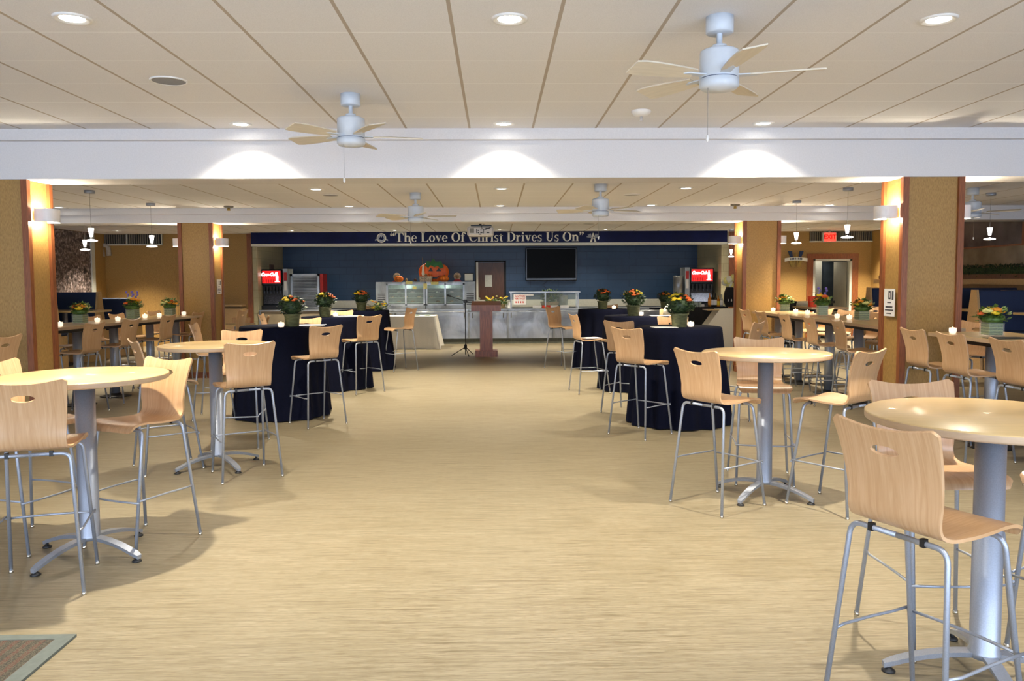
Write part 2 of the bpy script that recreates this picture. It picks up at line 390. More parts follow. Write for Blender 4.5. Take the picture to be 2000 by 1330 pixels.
struct('wall_left', MB().box(XL-.12, YB, 0, XL, YF+.1, 3.17), 'panel')
struct('wall_right', MB().box(XR, YB, 0, XR+.12, YF+.1, 3.17), 'panel')
# unseen rear wall; its windows are added to let in cool fill light
wb = MB(); ops = [(-8.9, -5.6), (-5.0, -1.7), (-1.1, 2.2), (2.8, 6.1), (6.6, 9.0)]; x = XL
for a, b in ops: wb.box(x, YB-.15, 0, a, YB, 3.1); wb.box(a, YB-.15, 0, b, YB, .12); wb.box(a, YB-.15, 2.75, b, YB, 3.1); x = b
wb.box(x, YB-.15, 0, XR, YB, 3.1); struct('wall_back', wb, 'white')
for i, (a, b) in enumerate(ops):
    wf = MB()
    for t_ in (a, (a+b)/2-.03, b-.06): wf.box(t_, YB-.12, .12, t_+.06, YB-.05, 2.75)
    wf.box(a, YB-.12, .12, b, YB-.05, .18).box(a, YB-.12, 2.69, b, YB-.05, 2.75)
    struct('fill_window_%d' % (i+1), wf, 'ring')
    l = bpy.data.lights.new('fill_window_portal', 'AREA'); l.shape = 'RECTANGLE'; l.size = b-a; l.size_y = 2.63; l.cycles.is_portal = True
    o = bpy.data.objects.new('fill_window_portal', l); COL.objects.link(o); o.location = ((a+b)/2, YB-.16, 1.435); o.rotation_euler = (PI/2, 0, 0)
# far walls either side of the kitchen opening
RD0, RD1, DH = P2(1587, YF, 1.5), P2(1663, YF, 1.5), 2.11
struct('wall_far_left', MB().box(XL, YF, 0, FX0-.125, YF+.15, 2.9), 'panel')
struct('wall_far_right', MB().box(FX1+.25, YF, 0, RD0, YF+.15, 2.9).box(RD1, YF, 0, XR, YF+.15, 2.9).box(RD0, YF, DH, RD1, YF+.15, 2.9), 'panel')
struct('trim_1', MB().box(FX0-.25, YF-.03, 0, FX0-.13, YF, 2.81), 'trim')
struct('trim_2', MB().box(FX1+.19, YF-.03, 0, FX1+.32, YF, 2.81), 'trim')
kd0, kd1 = P2(930, YK, 1.5), P2(985, YK, 1.5)
struct('wall_kitchen_back', MB().box(FX0, YK, 0, kd0, YK+.15, 2.9).box(kd1, YK, 0, FX1, YK+.15, 2.9).box(kd0, YK, 2.13, kd1, YK+.15, 2.9), 'blue')
struct('wall_kitchen_left', MB().box(FX0-.12, YF, 0, FX0, YK+.15, 2.9), 'beige')
struct('wall_kitchen_right', MB().box(FX1, YF, 0, FX1+.22, YK+.15, 2.9), 'beige')
struct('trim_3', MB().box(FX0, YK-.02, .85, FX1-.0, YK, 1.06), 'strip')
# kitchen door, part open
dr = MB().box(kd0-.03, YK-.01, 0, kd0, YK+.16, 2.16).box(kd1, YK-.01, 0, kd1+.05, YK+.16, 2.16).box(kd0-.03, YK-.01, 2.13, kd1+.05, YK+.16, 2.17)
d = struct('door_1', dr, 'dark', 'brown kitchen door standing ajar in the blue wall')
MB().box(kd0+.06, YK+.03, 0.01, kd1-.0, YK+.08, 2.11).obj('door_leaf', 'doorw', d)
a, b = W(947, 537, YK), W(961, 560, YK); MB().box(a.x, YK+.015, b.z, b.x, YK+.035, a.z).obj('door_window', 'strip', d)
MB().box(kd0, YK+.02, 0, kd0+.06, YK+.10, 2.12).obj('door_jamb', 'cream', d)
p = W(934, 583, YK); MB().lathe([(0, -.03), (.03, -.03), (.035, 0), (0, .01)], 12, p.x+.03, YK+.02, p.z, axis='y').obj('door_knob', 'chrome', d)
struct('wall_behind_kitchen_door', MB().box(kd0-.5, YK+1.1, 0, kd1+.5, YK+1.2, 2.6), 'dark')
# right exit door and hallway
f = MB().box(RD0-.16, YF-.03, 0, RD0, YF, DH+.13).box(RD1, YF-.03, 0, RD1+.16, YF, DH+.13).box(RD0, YF-.03, DH, RD1, YF, DH+.13)
struct('trim_4', f, 'trim')
fr = MB().box(RD0, YF-.02, 0, RD0+.06, YF+.15, DH).box(RD1-.06, YF-.02, 0, RD1, YF+.15, DH).box(RD0, YF-.02, DH-.06, RD1, YF+.15, DH)
d = struct('door_2', fr, 'strip', 'grey door held open into the dark hallway under the exit sign')
x0_, x1_ = P2(1626, YF+.78, 1), RD1-.08
MB().prism([(x0_, YF+.75), (x1_, YF+.10), (x1_, YF+.15), (x0_+.04, YF+.80)], .01, DH-.07, 'xy').obj('door_leaf', 'doorg', d)
MB().prism([(x0_+.03, YF+.68), (x1_-.3, YF+.35), (x1_-.3, YF+.39), (x0_+.05, YF+.73)], .96, 1.02, 'xy').obj('push_bar', 'black', d)
MB().box(x0_+.3, YF+.15, DH-.15, x0_+.75, YF+.3, DH-.09).obj('door_closer', 'greyd', d)
struct('wall_hallway', MB().box(RD0-.5, YF+1.3, 0, RD1+.6, YF+1.4, 2.6).box(RD0-.6, YF+.15, 0, RD0-.5, YF+1.4, 2.6).box(RD1+.5, YF+.15, 0, RD1+.6, YF+1.4, 2.6).box(RD0-.6, YF+.15, 2.5, RD1+.6, YF+1.4, 2.6), 'hall')
MB().box(P2(1588, YF+1.2, 1), YF+1.2, 0, P2(1604, YF+1.2, 1), YF+1.29, 2.1).obj('wall_hallway_pier', 'strip')['kind'] = 'structure'
# columns
def column(nm, x0, x1, y0, y1, h, label):
    o = struct(nm, MB().box(x0+.03, y0+.03, 0, x1-.03, y1-.03, h), 'panel', label)
    for xx in (x0, x1-.06):
        for yy in (y0, y1-.06): MB().box(xx, yy, 0, xx+.06, yy+.06, h).obj('corner_trim', 'trim', o)
    MB().box(x0-.0, y0+.012, 0, x1, y1-.012, .1).obj('base_trim', 'trim', o)
    return o
column('wall_column_near_left', -5.2, -4.53, 7.8, 8.25, 2.605, 'near wood-clad column left of the aisle')
column('wall_column_near_right', 4.05, 4.67, 7.8, 8.25, 2.605, 'near wood-clad column right of the aisle')
column('wall_column_far_left', -5.24, -4.67, 13.2, 13.7, 2.58, 'far wood-clad column left of the aisle')
column('wall_column_far_right', 4.16, 4.80, 13.2, 13.7, 2.58, 'far wood-clad column right of the aisle')
# far wall grilles
def grille(x0, x1, z0, z1, label, split=None):
    t = thing('air_grille', label, 'air grille', (x0, YF, z0), group='long return air grilles')
    MB().box(0, -.02, 0, x1-x0, 0, z1-z0).obj('backing', 'dark', t)
    fm = MB().box(0, -.05, -.03, x1-x0, 0, 0).box(x1-x0-.025, -.05, 0, x1-x0, 0, z1-z0)
    if split: fm.box(split-x0, -.05, 0, split-x0+.03, 0, z1-z0)
    fm.obj('frame', 'strip', t)
    s = MB(); n = int((x1-x0)/.055)
    for i in range(n): s.box(i*.055+.01, -.045, 0, i*.055+.035, -.01, z1-z0)
    s.obj('louvre_bank', 'greyd', t)
grille(P2(188, YF, 2.6), P2(318, YF, 2.6), 2.56, 2.80, 'slatted air grille high on the left far wall, split by a post', P2(248, YF, 2.6))
grille(P2(1581, YF, 2.6), P2(1719, YF, 2.6), 2.56, 2.80, 'slatted air grille high on the right far wall behind the exit sign')
struct('trim_5', MB().box(P2(262, YF, 1.9), YF-.012, 0, P2(345, YF, 1.9), YF, 2.40), 'panel')
# left wall mural
o = MB().box(XL, 14.0, 1.0, XL+.02, 19.25, 2.80).obj('wall_mural', 'mural'); tag(o, 'large dark crowd photograph covering the left side wall', 'wall mural')
struct('trim_6', MB().box(XL, 19.25, 0, XL+.05, 19.40, 2.80), 'strip')
# right wall photo panels, planter ledge, hedge
o = MB().box(XR-.02, 9.5, 2.22, XR, 19.2, 2.80).obj('wall_mural', 'photo'); tag(o, 'dark glossy photo panel along the top of the right side wall', 'wall mural')
o = MB().box(XR-.02, 9.5, 1.55, XR, 19.2, 2.19).obj('wall_mural', 'photo2'); tag(o, 'tan misty photo panel just above the hedge on the right wall', 'wall mural')
o = MB().box(XR-.03, 9.5, 2.19, XR, 19.2, 2.22).box(XR-.03, 14.05, 2.22, XR-.012, 14.2, 2.8).box(XR-.03, 16.0, 2.22, XR-.012, 16.15, 2.8).obj('trim_7', 'trim'); o['kind'] = 'structure'
struct('trim_8', MB().box(XR-.42, 10, 1.48, XR, 19, 1.58).box(XR-.12, 10, 1.38, XR, 19, 1.48).box(XR-.42, 10, 1.33, XR, 19, 1.38), 'oak')
t = thing('planter_hedge', 'long low artificial hedge on the ledge of the right wall', 'hedge', (XR-.25, 0, 1.58))
MB().box(-.14, 10.2, 0, .14, 18.8, .09).obj('trough', 'doorw', t)
hb = MB()
for i in range(2600):
    y = random.uniform(13.2, 17.2); x = random.uniform(-.15, .13); z = random.uniform(.02, .25); a = random.uniform(0, 6.3); s = random.uniform(.02, .04)
    dx, dy = math.cos(a)*s, math.sin(a)*s; hb.add([(x-dx*.4, y-dy*.4, z), (x+dy*.3, y-dx*.3, z+s*.8), (x+dx, y+dy, z+s*1.3), (x-dy*.3, y+dx*.3, z+s*.8)], [(0,1,2,3)])
hb.box(-.10, 10.2, .08, .10, 18.8, .21); hb.obj('hedge_foliage', 'hedge', t, kind='stuff')
# floor mat bottom left
q = G(150, 1243)
t = thing('floor_mat', 'dark ribbed entrance mat with grey edging in the floor corner', 'mat', (q.x, q.y, 0))
MB().box(-2.2, -3.0, .0, -.07, -.05, .010).obj('carpet_field', 'mat', t)
MB().prism([(-.07, -3.0), (0, -3.0), (0, 0), (-2.2, 0), (-2.2, -.05), (-.07, -.05)], 0, .012, 'xy').obj('edging', 'grey', t)

# ------------------------------------------------------------------ ceiling fixtures
def mk_down():
    t = thing('recessed_downlight', '', 'ceiling light')
    MB().lathe([(.062, -.001), (.085, -.012), (.098, -.010), (.102, 0)], 28).obj('trim_ring', 'ring', t)
    MB().lathe([(0, -.004), (.066, -.004), (.066, 0), (0, 0)], 24).obj('lens', 'lens', t)
    return t
DK = Kit(mk_down())
def down(x, y, z, label, watts=1.0):
    o = DK.place((x, y, z), 0, label, 'recessed downlights')
    spot('downlight_beam', (x, y, z-.03), (0, 0, 0), DOWN_W*watts, 120 if abs(y-7.5) < .1 else 100, 1.0, .04)
LX = (-2.34, .09, 2.53); pos3 = ('left', 'middle', 'right')
rows = [(4.53, 3.07, 'front row nearest the camera'), (7.50, 3.07, 'row just before the near beam'), (10.47, 2.81, 'first row beyond the near beam'), (12.82, 2.81, 'row just before the far beam')]
for Y, z, nm in rows:
    for x, p in zip(LX, pos3):
        wv = .5 if Y == 7.50 else 1.0
        if Y == 7.5: x = {'left': -2.36, 'middle': .09, 'right': 2.54}[p]
        down(x, Y, z, 'bright round downlight, %s one in the %s' % (p, nm), wv)
for i, (px, nm) in enumerate(((570, 'left of the blue sign band'), (771, 'above the first words of the sign'), (976, 'behind the projector'), (1183, 'above the wing emblem of the sign'))):
    down(P2(px, 18.85, 2.81), 18.85, 2.81, 'small far downlight '+nm, .8)
down(P2(1430, 18.9, 2.81), 18.9, 2.81, 'small far downlight beside the far right column', .5)
down(P2(1578, 18.9, 2.81), 18.9, 2.81, 'small far downlight above the winged wall emblem', 1.3)
down(P2(1717, 18.9, 2.81), 18.9, 2.81, 'small far downlight right of the exit sign', 1.3)
down(P2(228.6, 18.6, 2.81), 18.6, 2.81, 'small far downlight over the blue booths on the left', 1.3)
down(-6.95, 12.82, 2.81, 'round downlight before the far beam over the left booths', 1.2)
down(P2(1620.6, 12.9, 2.81), 12.9, 2.81, 'round downlight before the far beam right of the far column', 1.3)
for x, p in zip(LX, pos3): down(x, 1.5, 3.07, 'round downlight overhead, %s one above the camera end' % p, .3)
# kitchen lights (recessed behind the fascia)
for x in (-4.6, -2.0, .4, 2.6, 4.6): spot('kitchen_lamp', (x, 21.1, 2.78), (0, 0, 0), (60 if abs(x) > 4 else 110), 125, .6, .1, (1, .90, .72))
spot('hall_lamp', ((RD0+RD1)/2, YF+.9, 2.4), (0, 0, 0), 14, 140, .6, .1, (1, .9, .75))

def disc(x, y, z, r, label, name='ceiling_speaker', cat='ceiling speaker', grp='ceiling speakers'):
    t = thing(name, label, cat, (x, y, z), group=grp)
    MB().lathe([(r, 0), (r*1.0, -.008), (r*.93, -.010), (r*.9, -.006)], 30).obj('rim', 'ring', t)
    MB().lathe([(r*.9, -.006), (r*.5, -.009), (0, -.010)], 30).obj('grille', 'speaker', t)
disc(-2.37, 5.9, 3.07, .13, 'grey round speaker in the near ceiling on the left')
disc(-2.30, 11.19, 2.81, .12, 'grey round speaker left of the fan beyond the near beam')
disc(1.95, 11.26, 2.81, .12, 'grey round speaker right of the fan beyond the near beam')
disc(-2.42, 16.76, 2.81, .14, 'small round speaker in the far ceiling left of the projector')
disc(2.01, 16.94, 2.81, .14, 'small round speaker in the far ceiling right of the projector')
t = thing('smoke_detector', 'white smoke detector with small nozzle left of the near right fan', 'smoke detector', (1.28, 6.95, 3.07))
MB().lathe([(.085, 0), (.085, -.015), (.06, -.04), (.025, -.05), (0, -.05)], 24).obj('housing', 'ring', t)
MB().lathe([(0, -.045), (.012, -.05), (.012, -.07), (.022, -.085), (0, -.09)], 12).obj('nozzle', 'beigeb', t)
for (x, y, lb) in ((-4.24, 12.75, 'grey sprinkler plate before the far beam left of the fan'), (3.88, 12.75, 'grey sprinkler plate before the far beam near the right column')):
    t = thing('sprinkler', lb, 'sprinkler', (x, y, 2.81), group='ceiling sprinklers')
    MB().lathe([(.075, 0), (.075, -.02), (.04, -.035), (0, -.035)], 20).obj('plate', 'greyd', t)
    MB().lathe([(0, -.03), (.02, -.035), (.03, -.07), (0, -.075)], 12).obj('head', 'gold', t)

def mk_fan():
    t = thing('ceiling_fan', '', 'ceiling fan')
    MB().lathe([(0, 0), (.077, 0), (.077, -.085), (.07, -.092), (0, -.092)], 28).obj('canopy', 'fanw', t)
    MB().lathe([(.016, -.09), (.016, -.15), (.04, -.155), (.045, -.185), (0.0, -.19)], 20).obj('downrod', 'fanw', t)
    MB().lathe([(0, -.18), (.085, -.18), (.105, -.19), (.108, -.20), (.108, -.335), (.10, -.34)], 32).obj('motor_housing', 'fanw', t)
    MB().lathe([(.10, -.334), (.103, -.336), (.103, -.341), (.10, -.343)], 32).obj('seam_band', 'wblue', t)
    MB().lathe([(.10, -.341), (.11, -.345), (.11, -.385), (.095, -.40), (0, -.41)], 32).obj('switch_housing', 'fanw', t)
    for i in range(5):
        b = MB(); n = 8; top = []; bot = []
        for k in range(n+1):
            u = k/n; r = .17+.39*u; hw = .045+.03*math.sin(min(1, u*1.15)*PI*.5); tw = math.tan(.21)
            if k == n: hw *= .86
            for sgn in (-1, 1):
                top.append((r, sgn*hw, -.325+sgn*hw*tw+.004)); bot.append((r, sgn*hw, -.325+sgn*hw*tw-.004))
        vs = top+bot; m = 2*(n+1); fs = []
        for k in range(n):
            fs += [(2*k, 2*k+1, 2*k+3, 2*k+2), (m+2*k, m+2*k+2, m+2*k+3, m+2*k+1), (2*k, 2*k+2, m+2*k+2, m+2*k), (2*k+1, m+2*k+1, m+2*k+3, 2*k+3)]
        fs += [(0, m, m+1, 1), (2*n, 2*n+1, m+2*n+1, m+2*n)]
        b.add(vs, fs); ob = b.obj('blade', 'blade', t); ob.rotation_euler = (0, 0, 2*PI*i/5)
        br = MB().prism([(.09, -.03), (.2, -.022), (.235, 0), (.2, .022), (.09, .03)], -.332, -.326, 'xy').obj('blade_bracket', 'fanw', ob)
    MB().tube([(-.06, -.06, -.39), (-.06, -.06, -.66)], .0016, 6).obj('pull_chain', 'wire', t)
    MB().lathe([(0, -.66), (.008, -.665), (.009, -.69), (0, -.70)], 10, -.06, -.06).obj('chain_knob', 'ring', t)
    return t
FK = Kit(mk_fan())
FK.place((1.27, 4.50, 3.07), math.radians(-16), 'nearest white ceiling fan, right of centre before the near beam', 'white ceiling fans')
FK.place((-1.13, 6.33, 3.07), math.radians(12), 'white ceiling fan hanging in front of the near beam, left of centre', 'white ceiling fans')
FK.place((1.34, 10.05, 2.81), math.radians(20), 'white ceiling fan beyond the near beam, right of centre', 'white ceiling fans')
FK.place((-1.09, 10.95, 2.81), math.radians(-5), 'white ceiling fan beyond the near beam, left of centre', 'white ceiling fans')
FK.place((6.45, 10.6, 2.81), math.radians(30), 'dim ceiling fan seen right of the near right column', 'white ceiling fans')

def mk_pend():
    t = thing('pendant_lamp', '', 'pendant lamp')
    MB().lathe([(0, 0), (.065, 0), (.065, -.035), (.06, -.04), (0, -.04)], 20).obj('canopy', 'silver', t)
    MB().tube([(0, 0, -.03), (0, 0, -.50)], .002, 6).obj('cord', 'wire', t)
    MB().lathe([(0, -.50), (.034, -.49), (.038, -.495), (.018, -.605), (0, -.61)], 18).obj('glass_cone', 'pend', t)
    MB().lathe([(0, -.63), (.02, -.637), (.07, -.647), (.078, -.655), (.065, -.665), (0, -.668)], 24).obj('glass_disc', 'pend', t)
    return t
PK = Kit(mk_pend())
for x, y, lb in ((-5.26, 12.26, 'glowing pendant over the far end of the left long table'), (-5.31, 10.54, 'glowing pendant over the near part of the left long table'), (P2(172, 13.5, 2.2), 13.4, 'small glowing pendant over the left booths'),
                 (4.68, 12.22, 'glowing pendant over the far end of the right long table'), (4.72, 10.53, 'glowing pendant over the near part of the right long table, beside the exit sign'),
                 (P2(1933, 11.2, 2.2), 11.2, 'glowing pendant against the dark photo wall on the right'), (P2(1434.5, 19.0, 2.2)-.02, 19.2, 'tiny far pendant between the kitchen and the far right column')):
    PK.place((x, y, 2.81), 0, lb, 'small glass pendants'); point('pendant_glow', (x, y, 2.10), PEND_W, .06, (1, .86, .68))

# wall sconces
def sconce(x, y, z, side, label):      # side +1 faces +X, -1 faces -X
    t = thing('wall_sconce', label, 'wall sconce', (x, y, z), group='box shaped wall sconces')
    MB().box(0, -.06, -.05, side*.012, .06, .05).obj('back_plate', 'ring', t)
    n = 20; vs = []; fs = []; pts = []
    for i in range(n+1):
        a = -PI/2+PI*i/n; pts.append((side*(.02+.15*abs(math.cos(a))**.45), .115*math.sin(a)/max(1e-6, 1) if True else 0))
    pts = [(0, -.115)] + pts + [(0, .115)]
    for (px_, py_) in pts: vs += [(px_, py_, -.065), (px_, py_, .065)]
    for i in range(len(pts)-1): fs.append((2*i, 2*i+2, 2*i+3, 2*i+1))
    o = MB().add(vs, fs, False).obj('shade', 'shade', t); md = o.modifiers.new('thick', 'SOLIDIFY'); md.thickness = .004
    MB().lathe([(0, -.02), (.022, -.02), (.03, 0), (.022, .02), (0, .02)], 12, side*.07, 0, 0).obj('bulb', 'lens', t)
    point('sconce_glow', (x+side*.075, y, z+.045), SCONCE_W*.55, .02, (1, .86, .62)); point('sconce_glow', (x+side*.075, y, z-.045), SCONCE_W*.45, .02, (1, .86, .62))
sconce(-4.53, 8.02, 2.27, 1, 'white box sconce on the inner side of the near left column')
sconce(4.05, 8.02, 2.27, -1, 'white box sconce on the inner side of the near right column')
sconce(4.67, 8.02, 2.27, 1, 'white box sconce on the outer side of the near right column')
sconce(-4.67, 13.45, 2.27, 1, 'white box sconce on the inner side of the far left column')
sconce(4.16, 13.45, 2.27, -1, 'white box sconce on the inner side of the far right column')
sconce(4.80, 13.45, 2.27, 1, 'white box sconce on the outer side of the far right column')
sconce(-5.24, 13.45, 2.27, -1, 'white box sconce on the outer side of the far left column')
# ceiling projector
q = W(938, 450, 14.0)
t = thing('ceiling_projector', 'beige ceiling projector hanging in front of the sign', 'projector', (q.x, 14.0, q.z))
MB().bbox(-.235, -.01, -.10, .235, .35, .075, .03).obj('body', 'beigeb', t)
MB().box(-.19, -.014, -.045, -.11, -.004, .04).obj('fan_vent', 'greyd', t)
c = MB(); 
for (x0, z0, x1, z1) in ((-.07,-.05,-.055,.03),(-.045,-.05,-.02,-.03),(-.045,-.01,-.02,.01),(.0,-.05,.04,-.035),(.0,0,.03,.012),(.055,-.055,.065,.02),(.11,-.05,.16,-.03),(.09,.03,.17,.045),(-.03,-.075,.02,-.06)): c.box(x0, -.016, z0, x1, -.008, z1)
c.obj('connector_ports', 'black', t)
MB().box(-.17, .05, .075, .2, .25, .10).cyl(0, .15, .10, 2.81-q.z, .025).obj('mount', 'blackgloss', t)
MB().tube([(.02, -.01, .09), (.03, -.03, .03), (.08, -.03, .0), (.12, -.02, .03), (.2, -.01, .06)], .006, 6).obj('cable', 'black', t)

# ------------------------------------------------------------------ seats and tables
def cr(pts, n=6):
    out = []
    for i in range(len(pts)-1):
        p0 = pts[max(i-1, 0)]; p1 = pts[i]; p2 = pts[i+1]; p3 = pts[min(i+2, len(pts)-1)]
        for k in range(n):
            u = k/n; out.append(tuple(.5*((2*b) + (-a+c)*u + (2*a-5*b+4*c-d)*u*u + (-a+3*b-3*c+d)*u**3) for a, b, c, d in zip(p0, p1, p2, p3)))
    out.append(pts[-1]); return out
def shell_mesh(prof, w_seat, w_waist, w_top, thick=.012, nu=44, nt_=20):
    pts = cr(prof, 8); S = [0]
    for a, b in zip(pts, pts[1:]): S.append(S[-1]+math.dist(a, b))
    L = S[-1]
    def at(s):
        s = min(max(s, 0), L-1e-6); i = 0
        while S[i+1] < s: i += 1
        u = (s-S[i])/(S[i+1]-S[i]); a, b = pts[i], pts[i+1]; d = math.dist(a, b)
        j = min(i+1, len(pts)-2); j0 = max(i-1, 0)
        ty, tz = pts[j+1][0]-pts[j0][0], pts[j+1][1]-pts[j0][1]; q = math.hypot(ty, tz)
        return a[0]+(b[0]-a[0])*u, a[1]+(b[1]-a[1])*u, ty/q, tz/q
    sbend = .42*L/.80 if L > .7 else .45*L
    def hw(s):
        if s < sbend: u = s/sbend; return w_seat + (w_waist-w_seat)*max(0, (u-.35)/.65)**2
        u = (s-sbend)/(L-sbend); return w_waist + (w_top-w_waist)*max(0, (u-.12)/.88)**1.25
    def end(t, s0, sgn, rc, dip):
        a = abs(t); c = 0
        if a > .82: c = rc*(1-math.sqrt(max(0, 1-((a-.82)/.18)**2)))
        return s0 - sgn*(dip*(1-t*t) + c)
    def to3(s, x, off):
        y, z, ty, tz = at(s); t = x/hw(min(max(s, 0), L))
        ny, nz = -tz, ty     # upper / front side of the shell
        if ny*1+nz*1 < 0 and False: pass
        bow = (.016 if s > sbend else .006)*t*t*min(1, abs(s-sbend)/.1)
        o = off + bow
        return (x, y - (-ny)*o if False else y+(-tz)*(-o), z+(ty)*(-o))
    # grid in (s, x)
    us = [i/nu for i in range(nu+1)]; ts = [-1+2*i/nt_ for i in range(nt_+1)]
    P = {}; V = []; F = []
    def add(s, x): V.append((s, x)); return len(V)-1
    sh = L-.105; u_lo = (sh-.045)/L; u_hi = (sh+.045)/L
    i0 = round(u_lo*nu)-1; i1 = round(u_hi*nu)+1; j0, j1 = nt_//2-4, nt_//2+4
    for i, u in enumerate(us):
        for j, t in enumerate(ts):
            if i0 < i < i1 and j0 < j < j1: continue
            sa = end(t, 0, -1, .03, 0); sb = end(t, L, 1, .025, .026); s = sa+(sb-sa)*u
            P[i, j] = add(s, t*hw(s))
    for i in range(nu):
        for j in range(nt_):
            if i0 <= i < i1 and j0 <= j < j1: continue
            F.append((P[i, j], P[i+1, j], P[i+1, j+1], P[i, j+1]))
    loop = [(i0, j) for j in range(j0, j1)] + [(i, j1) for i in range(i0, i1)] + [(i1, j) for j in range(j1, j0, -1)] + [(i, j0) for i in range(i1, i0, -1)]
    outer = [P[k] for k in loop]; rings = [outer]
    for fr_ in (.5, .82, 1.0):
        ring = []
        for k in outer:
            s, x = V[k]; a = math.atan2((s-sh)/.5, x*.34/.34/1.6); e = (sh+.019*math.sin(a), .056*math.cos(a))
            ring.append(add(s+(e[0]-s)*fr_, x+(e[1]-x)*fr_))
        rings.append(ring)
    for A, B in zip(rings, rings[1:]):
        n = len(A)
        for k in range(n): F.append((A[k], B[k], B[(k+1) % n], A[(k+1) % n]))
    mb = MB(); nv = len(V); h = thick/2
    mb.add([to3(s, x, h) for s, x in V], F, True); mb.add([to3(s, x, -h) for s, x in V], [f[::-1] for f in F], True)
    bl = [P[i, 0] for i in range(nu+1)] + [P[nu, j] for j in range(1, nt_+1)] + [P[i, nt_] for i in range(nu-1, -1, -1)] + [P[0, j] for j in range(nt_-1, 0, -1)]
    for lp in (bl, rings[-1]):
        n = len(lp); vs = [to3(*V[k], h) for k in lp] + [to3(*V[k], -h) for k in lp]
        mb.add(vs, [(k, (k+1) % n, (k+1) % n+n, k+n) for k in range(n)], True)
    return mb
def bend(p0, p1, p2, r, n=6):        # rounded corner path p0-p1-p2
    p0, p1, p2 = map(Vector, (p0, p1, p2)); a = p1+(p0-p1).normalized()*r; b = p1+(p2-p1).normalized()*r
    return [p0] + [a*(1-u)**2 + p1*2*u*(1-u) + b*u*u for u in [k/n for k in range(n+1)]] + [p2]
def mk_chair(h=.745, name='bar_chair', cat='bar chair', foot=True):
    t = thing(name, '', cat)
    k = h-.745
    prof = [(.212, .722), (.206, .742), (.18, .757), (.12, .762), (.03, .754), (-.06, .748), (-.13, .750), (-.172, .766), (-.196, .80), (-.204, .86), (-.212, .93), (-.228, 1.0), (-.248, 1.065), (-.272, 1.125)]
    prof = [(y, z+k) for y, z in prof]
    shell_mesh(prof, .200, .176, .205).obj('seat_shell', 'ply', t)
    for sx in (-1, 1):
        for sy in (-1, 1):
            yb = -.165 if sy < 0 else .13; yf = -.235 if sy < 0 else .235; xb = .185; xf = .238 if sy < 0 else .215; zt = .728+k
            if h < .6: yf *= .95; xf *= .93
            path = bend((sx*xf, yf, .012), (sx*xb, yb, zt), (0, yb+.0, zt), .045)
            lg = MB().tube(path, .0098, 10).obj('leg', 'silver', t)
            MB().lathe([(0, 0), (.012, 0), (.013, .006), (.0115, .016), (0, .017)], 12, sx*xf, yf, 0).obj('foot_glide', 'chrome', lg)
            MB().box(sx*.10-.009, yb-.010, zt-.012, sx*.10+.009, yb+.010, zt+.016).obj('seat_bumper', 'black', t)
    if foot:
        def lp(sx, sy, z):   # point on a leg at height z
            yb = -.165 if sy < 0 else .13; yf = -.235 if sy < 0 else .235; xb = .185; xf = .238 if sy < 0 else .215; u = (z-.012)/(.728+k-.012)
            return (sx*(xf+(xb-xf)*u), yf+(yb-yf)*u, z)
        z = .325
        for sx in (-1, 1):
            a = lp(sx, -1, z); b = lp(sx, 1, z)
            MB().tube([a, (a[0]+sx*.012, a[1]+.06, z), (sx*(abs(a[0]+b[0])/2+.014), 0, z+.002), (b[0]+sx*.016, b[1]-.08, z), (b[0]+sx*.018, b[1]+.012, z)], .0058, 8).obj('stretcher', 'silver', t)
        a = lp(-1, 1, z-.012); b = lp(1, 1, z-.012)
        MB().tube([(a[0]-.02, a[1]+.012, a[2]), (-.1, a[1]+.026, a[2]), (0, a[1]+.03, a[2]), (.1, a[1]+.026, a[2]), (b[0]+.02, b[1]+.012, b[2])], .0062, 8).obj('foot_rail', 'silver', t)
    return t
CK = Kit(mk_chair())
def chair(x, y, dx, dy, label, group='beech bar chairs'):
    return CK.place((x, y, 0), math.atan2(-dx, dy), label, group)
# around the round tables
chair(-2.42, 4.17, -.28, .96, 'beech bar chair with its back to the camera at the near left round table')
chair(-2.20, 4.85, -.42, -.90, 'beech bar chair pulled out right of the near left round table, facing the camera')
chair(-2.90, 4.86, .95, -.30, 'beech bar chair tucked in left of the near left round table, mostly hidden')
chair(-2.84, 6.81, .81, .56, 'beech bar chair seen edge-on left of the second left round table')
chair(-2.09, 6.53, -.52, .85, 'beech bar chair with its back to the camera at the second left round table')
chair(-2.52, 7.72, .12, -.99, 'beech bar chair facing the camera behind the second left round table')
chair(1.58, 5.51, .84, .54, 'beech bar chair left of the middle right round table, back to the camera')
chair(2.38, 5.44, -.60, .80, 'beech bar chair right of the middle right round table, back half turned')
chair(2.12, 6.20, -.20, -.98, 'beech bar chair facing the camera behind the middle right round table')
chair(1.51, 2.68, .90, .43, 'nearest bar chair, back to the camera at the near right round table')
chair(1.95, 3.40, .0, -1, 'beech bar chair facing the camera behind the near right round table')
chair(2.52, 3.22, -.85, -.5, 'beech bar chair at the frame edge beyond the near right round table')
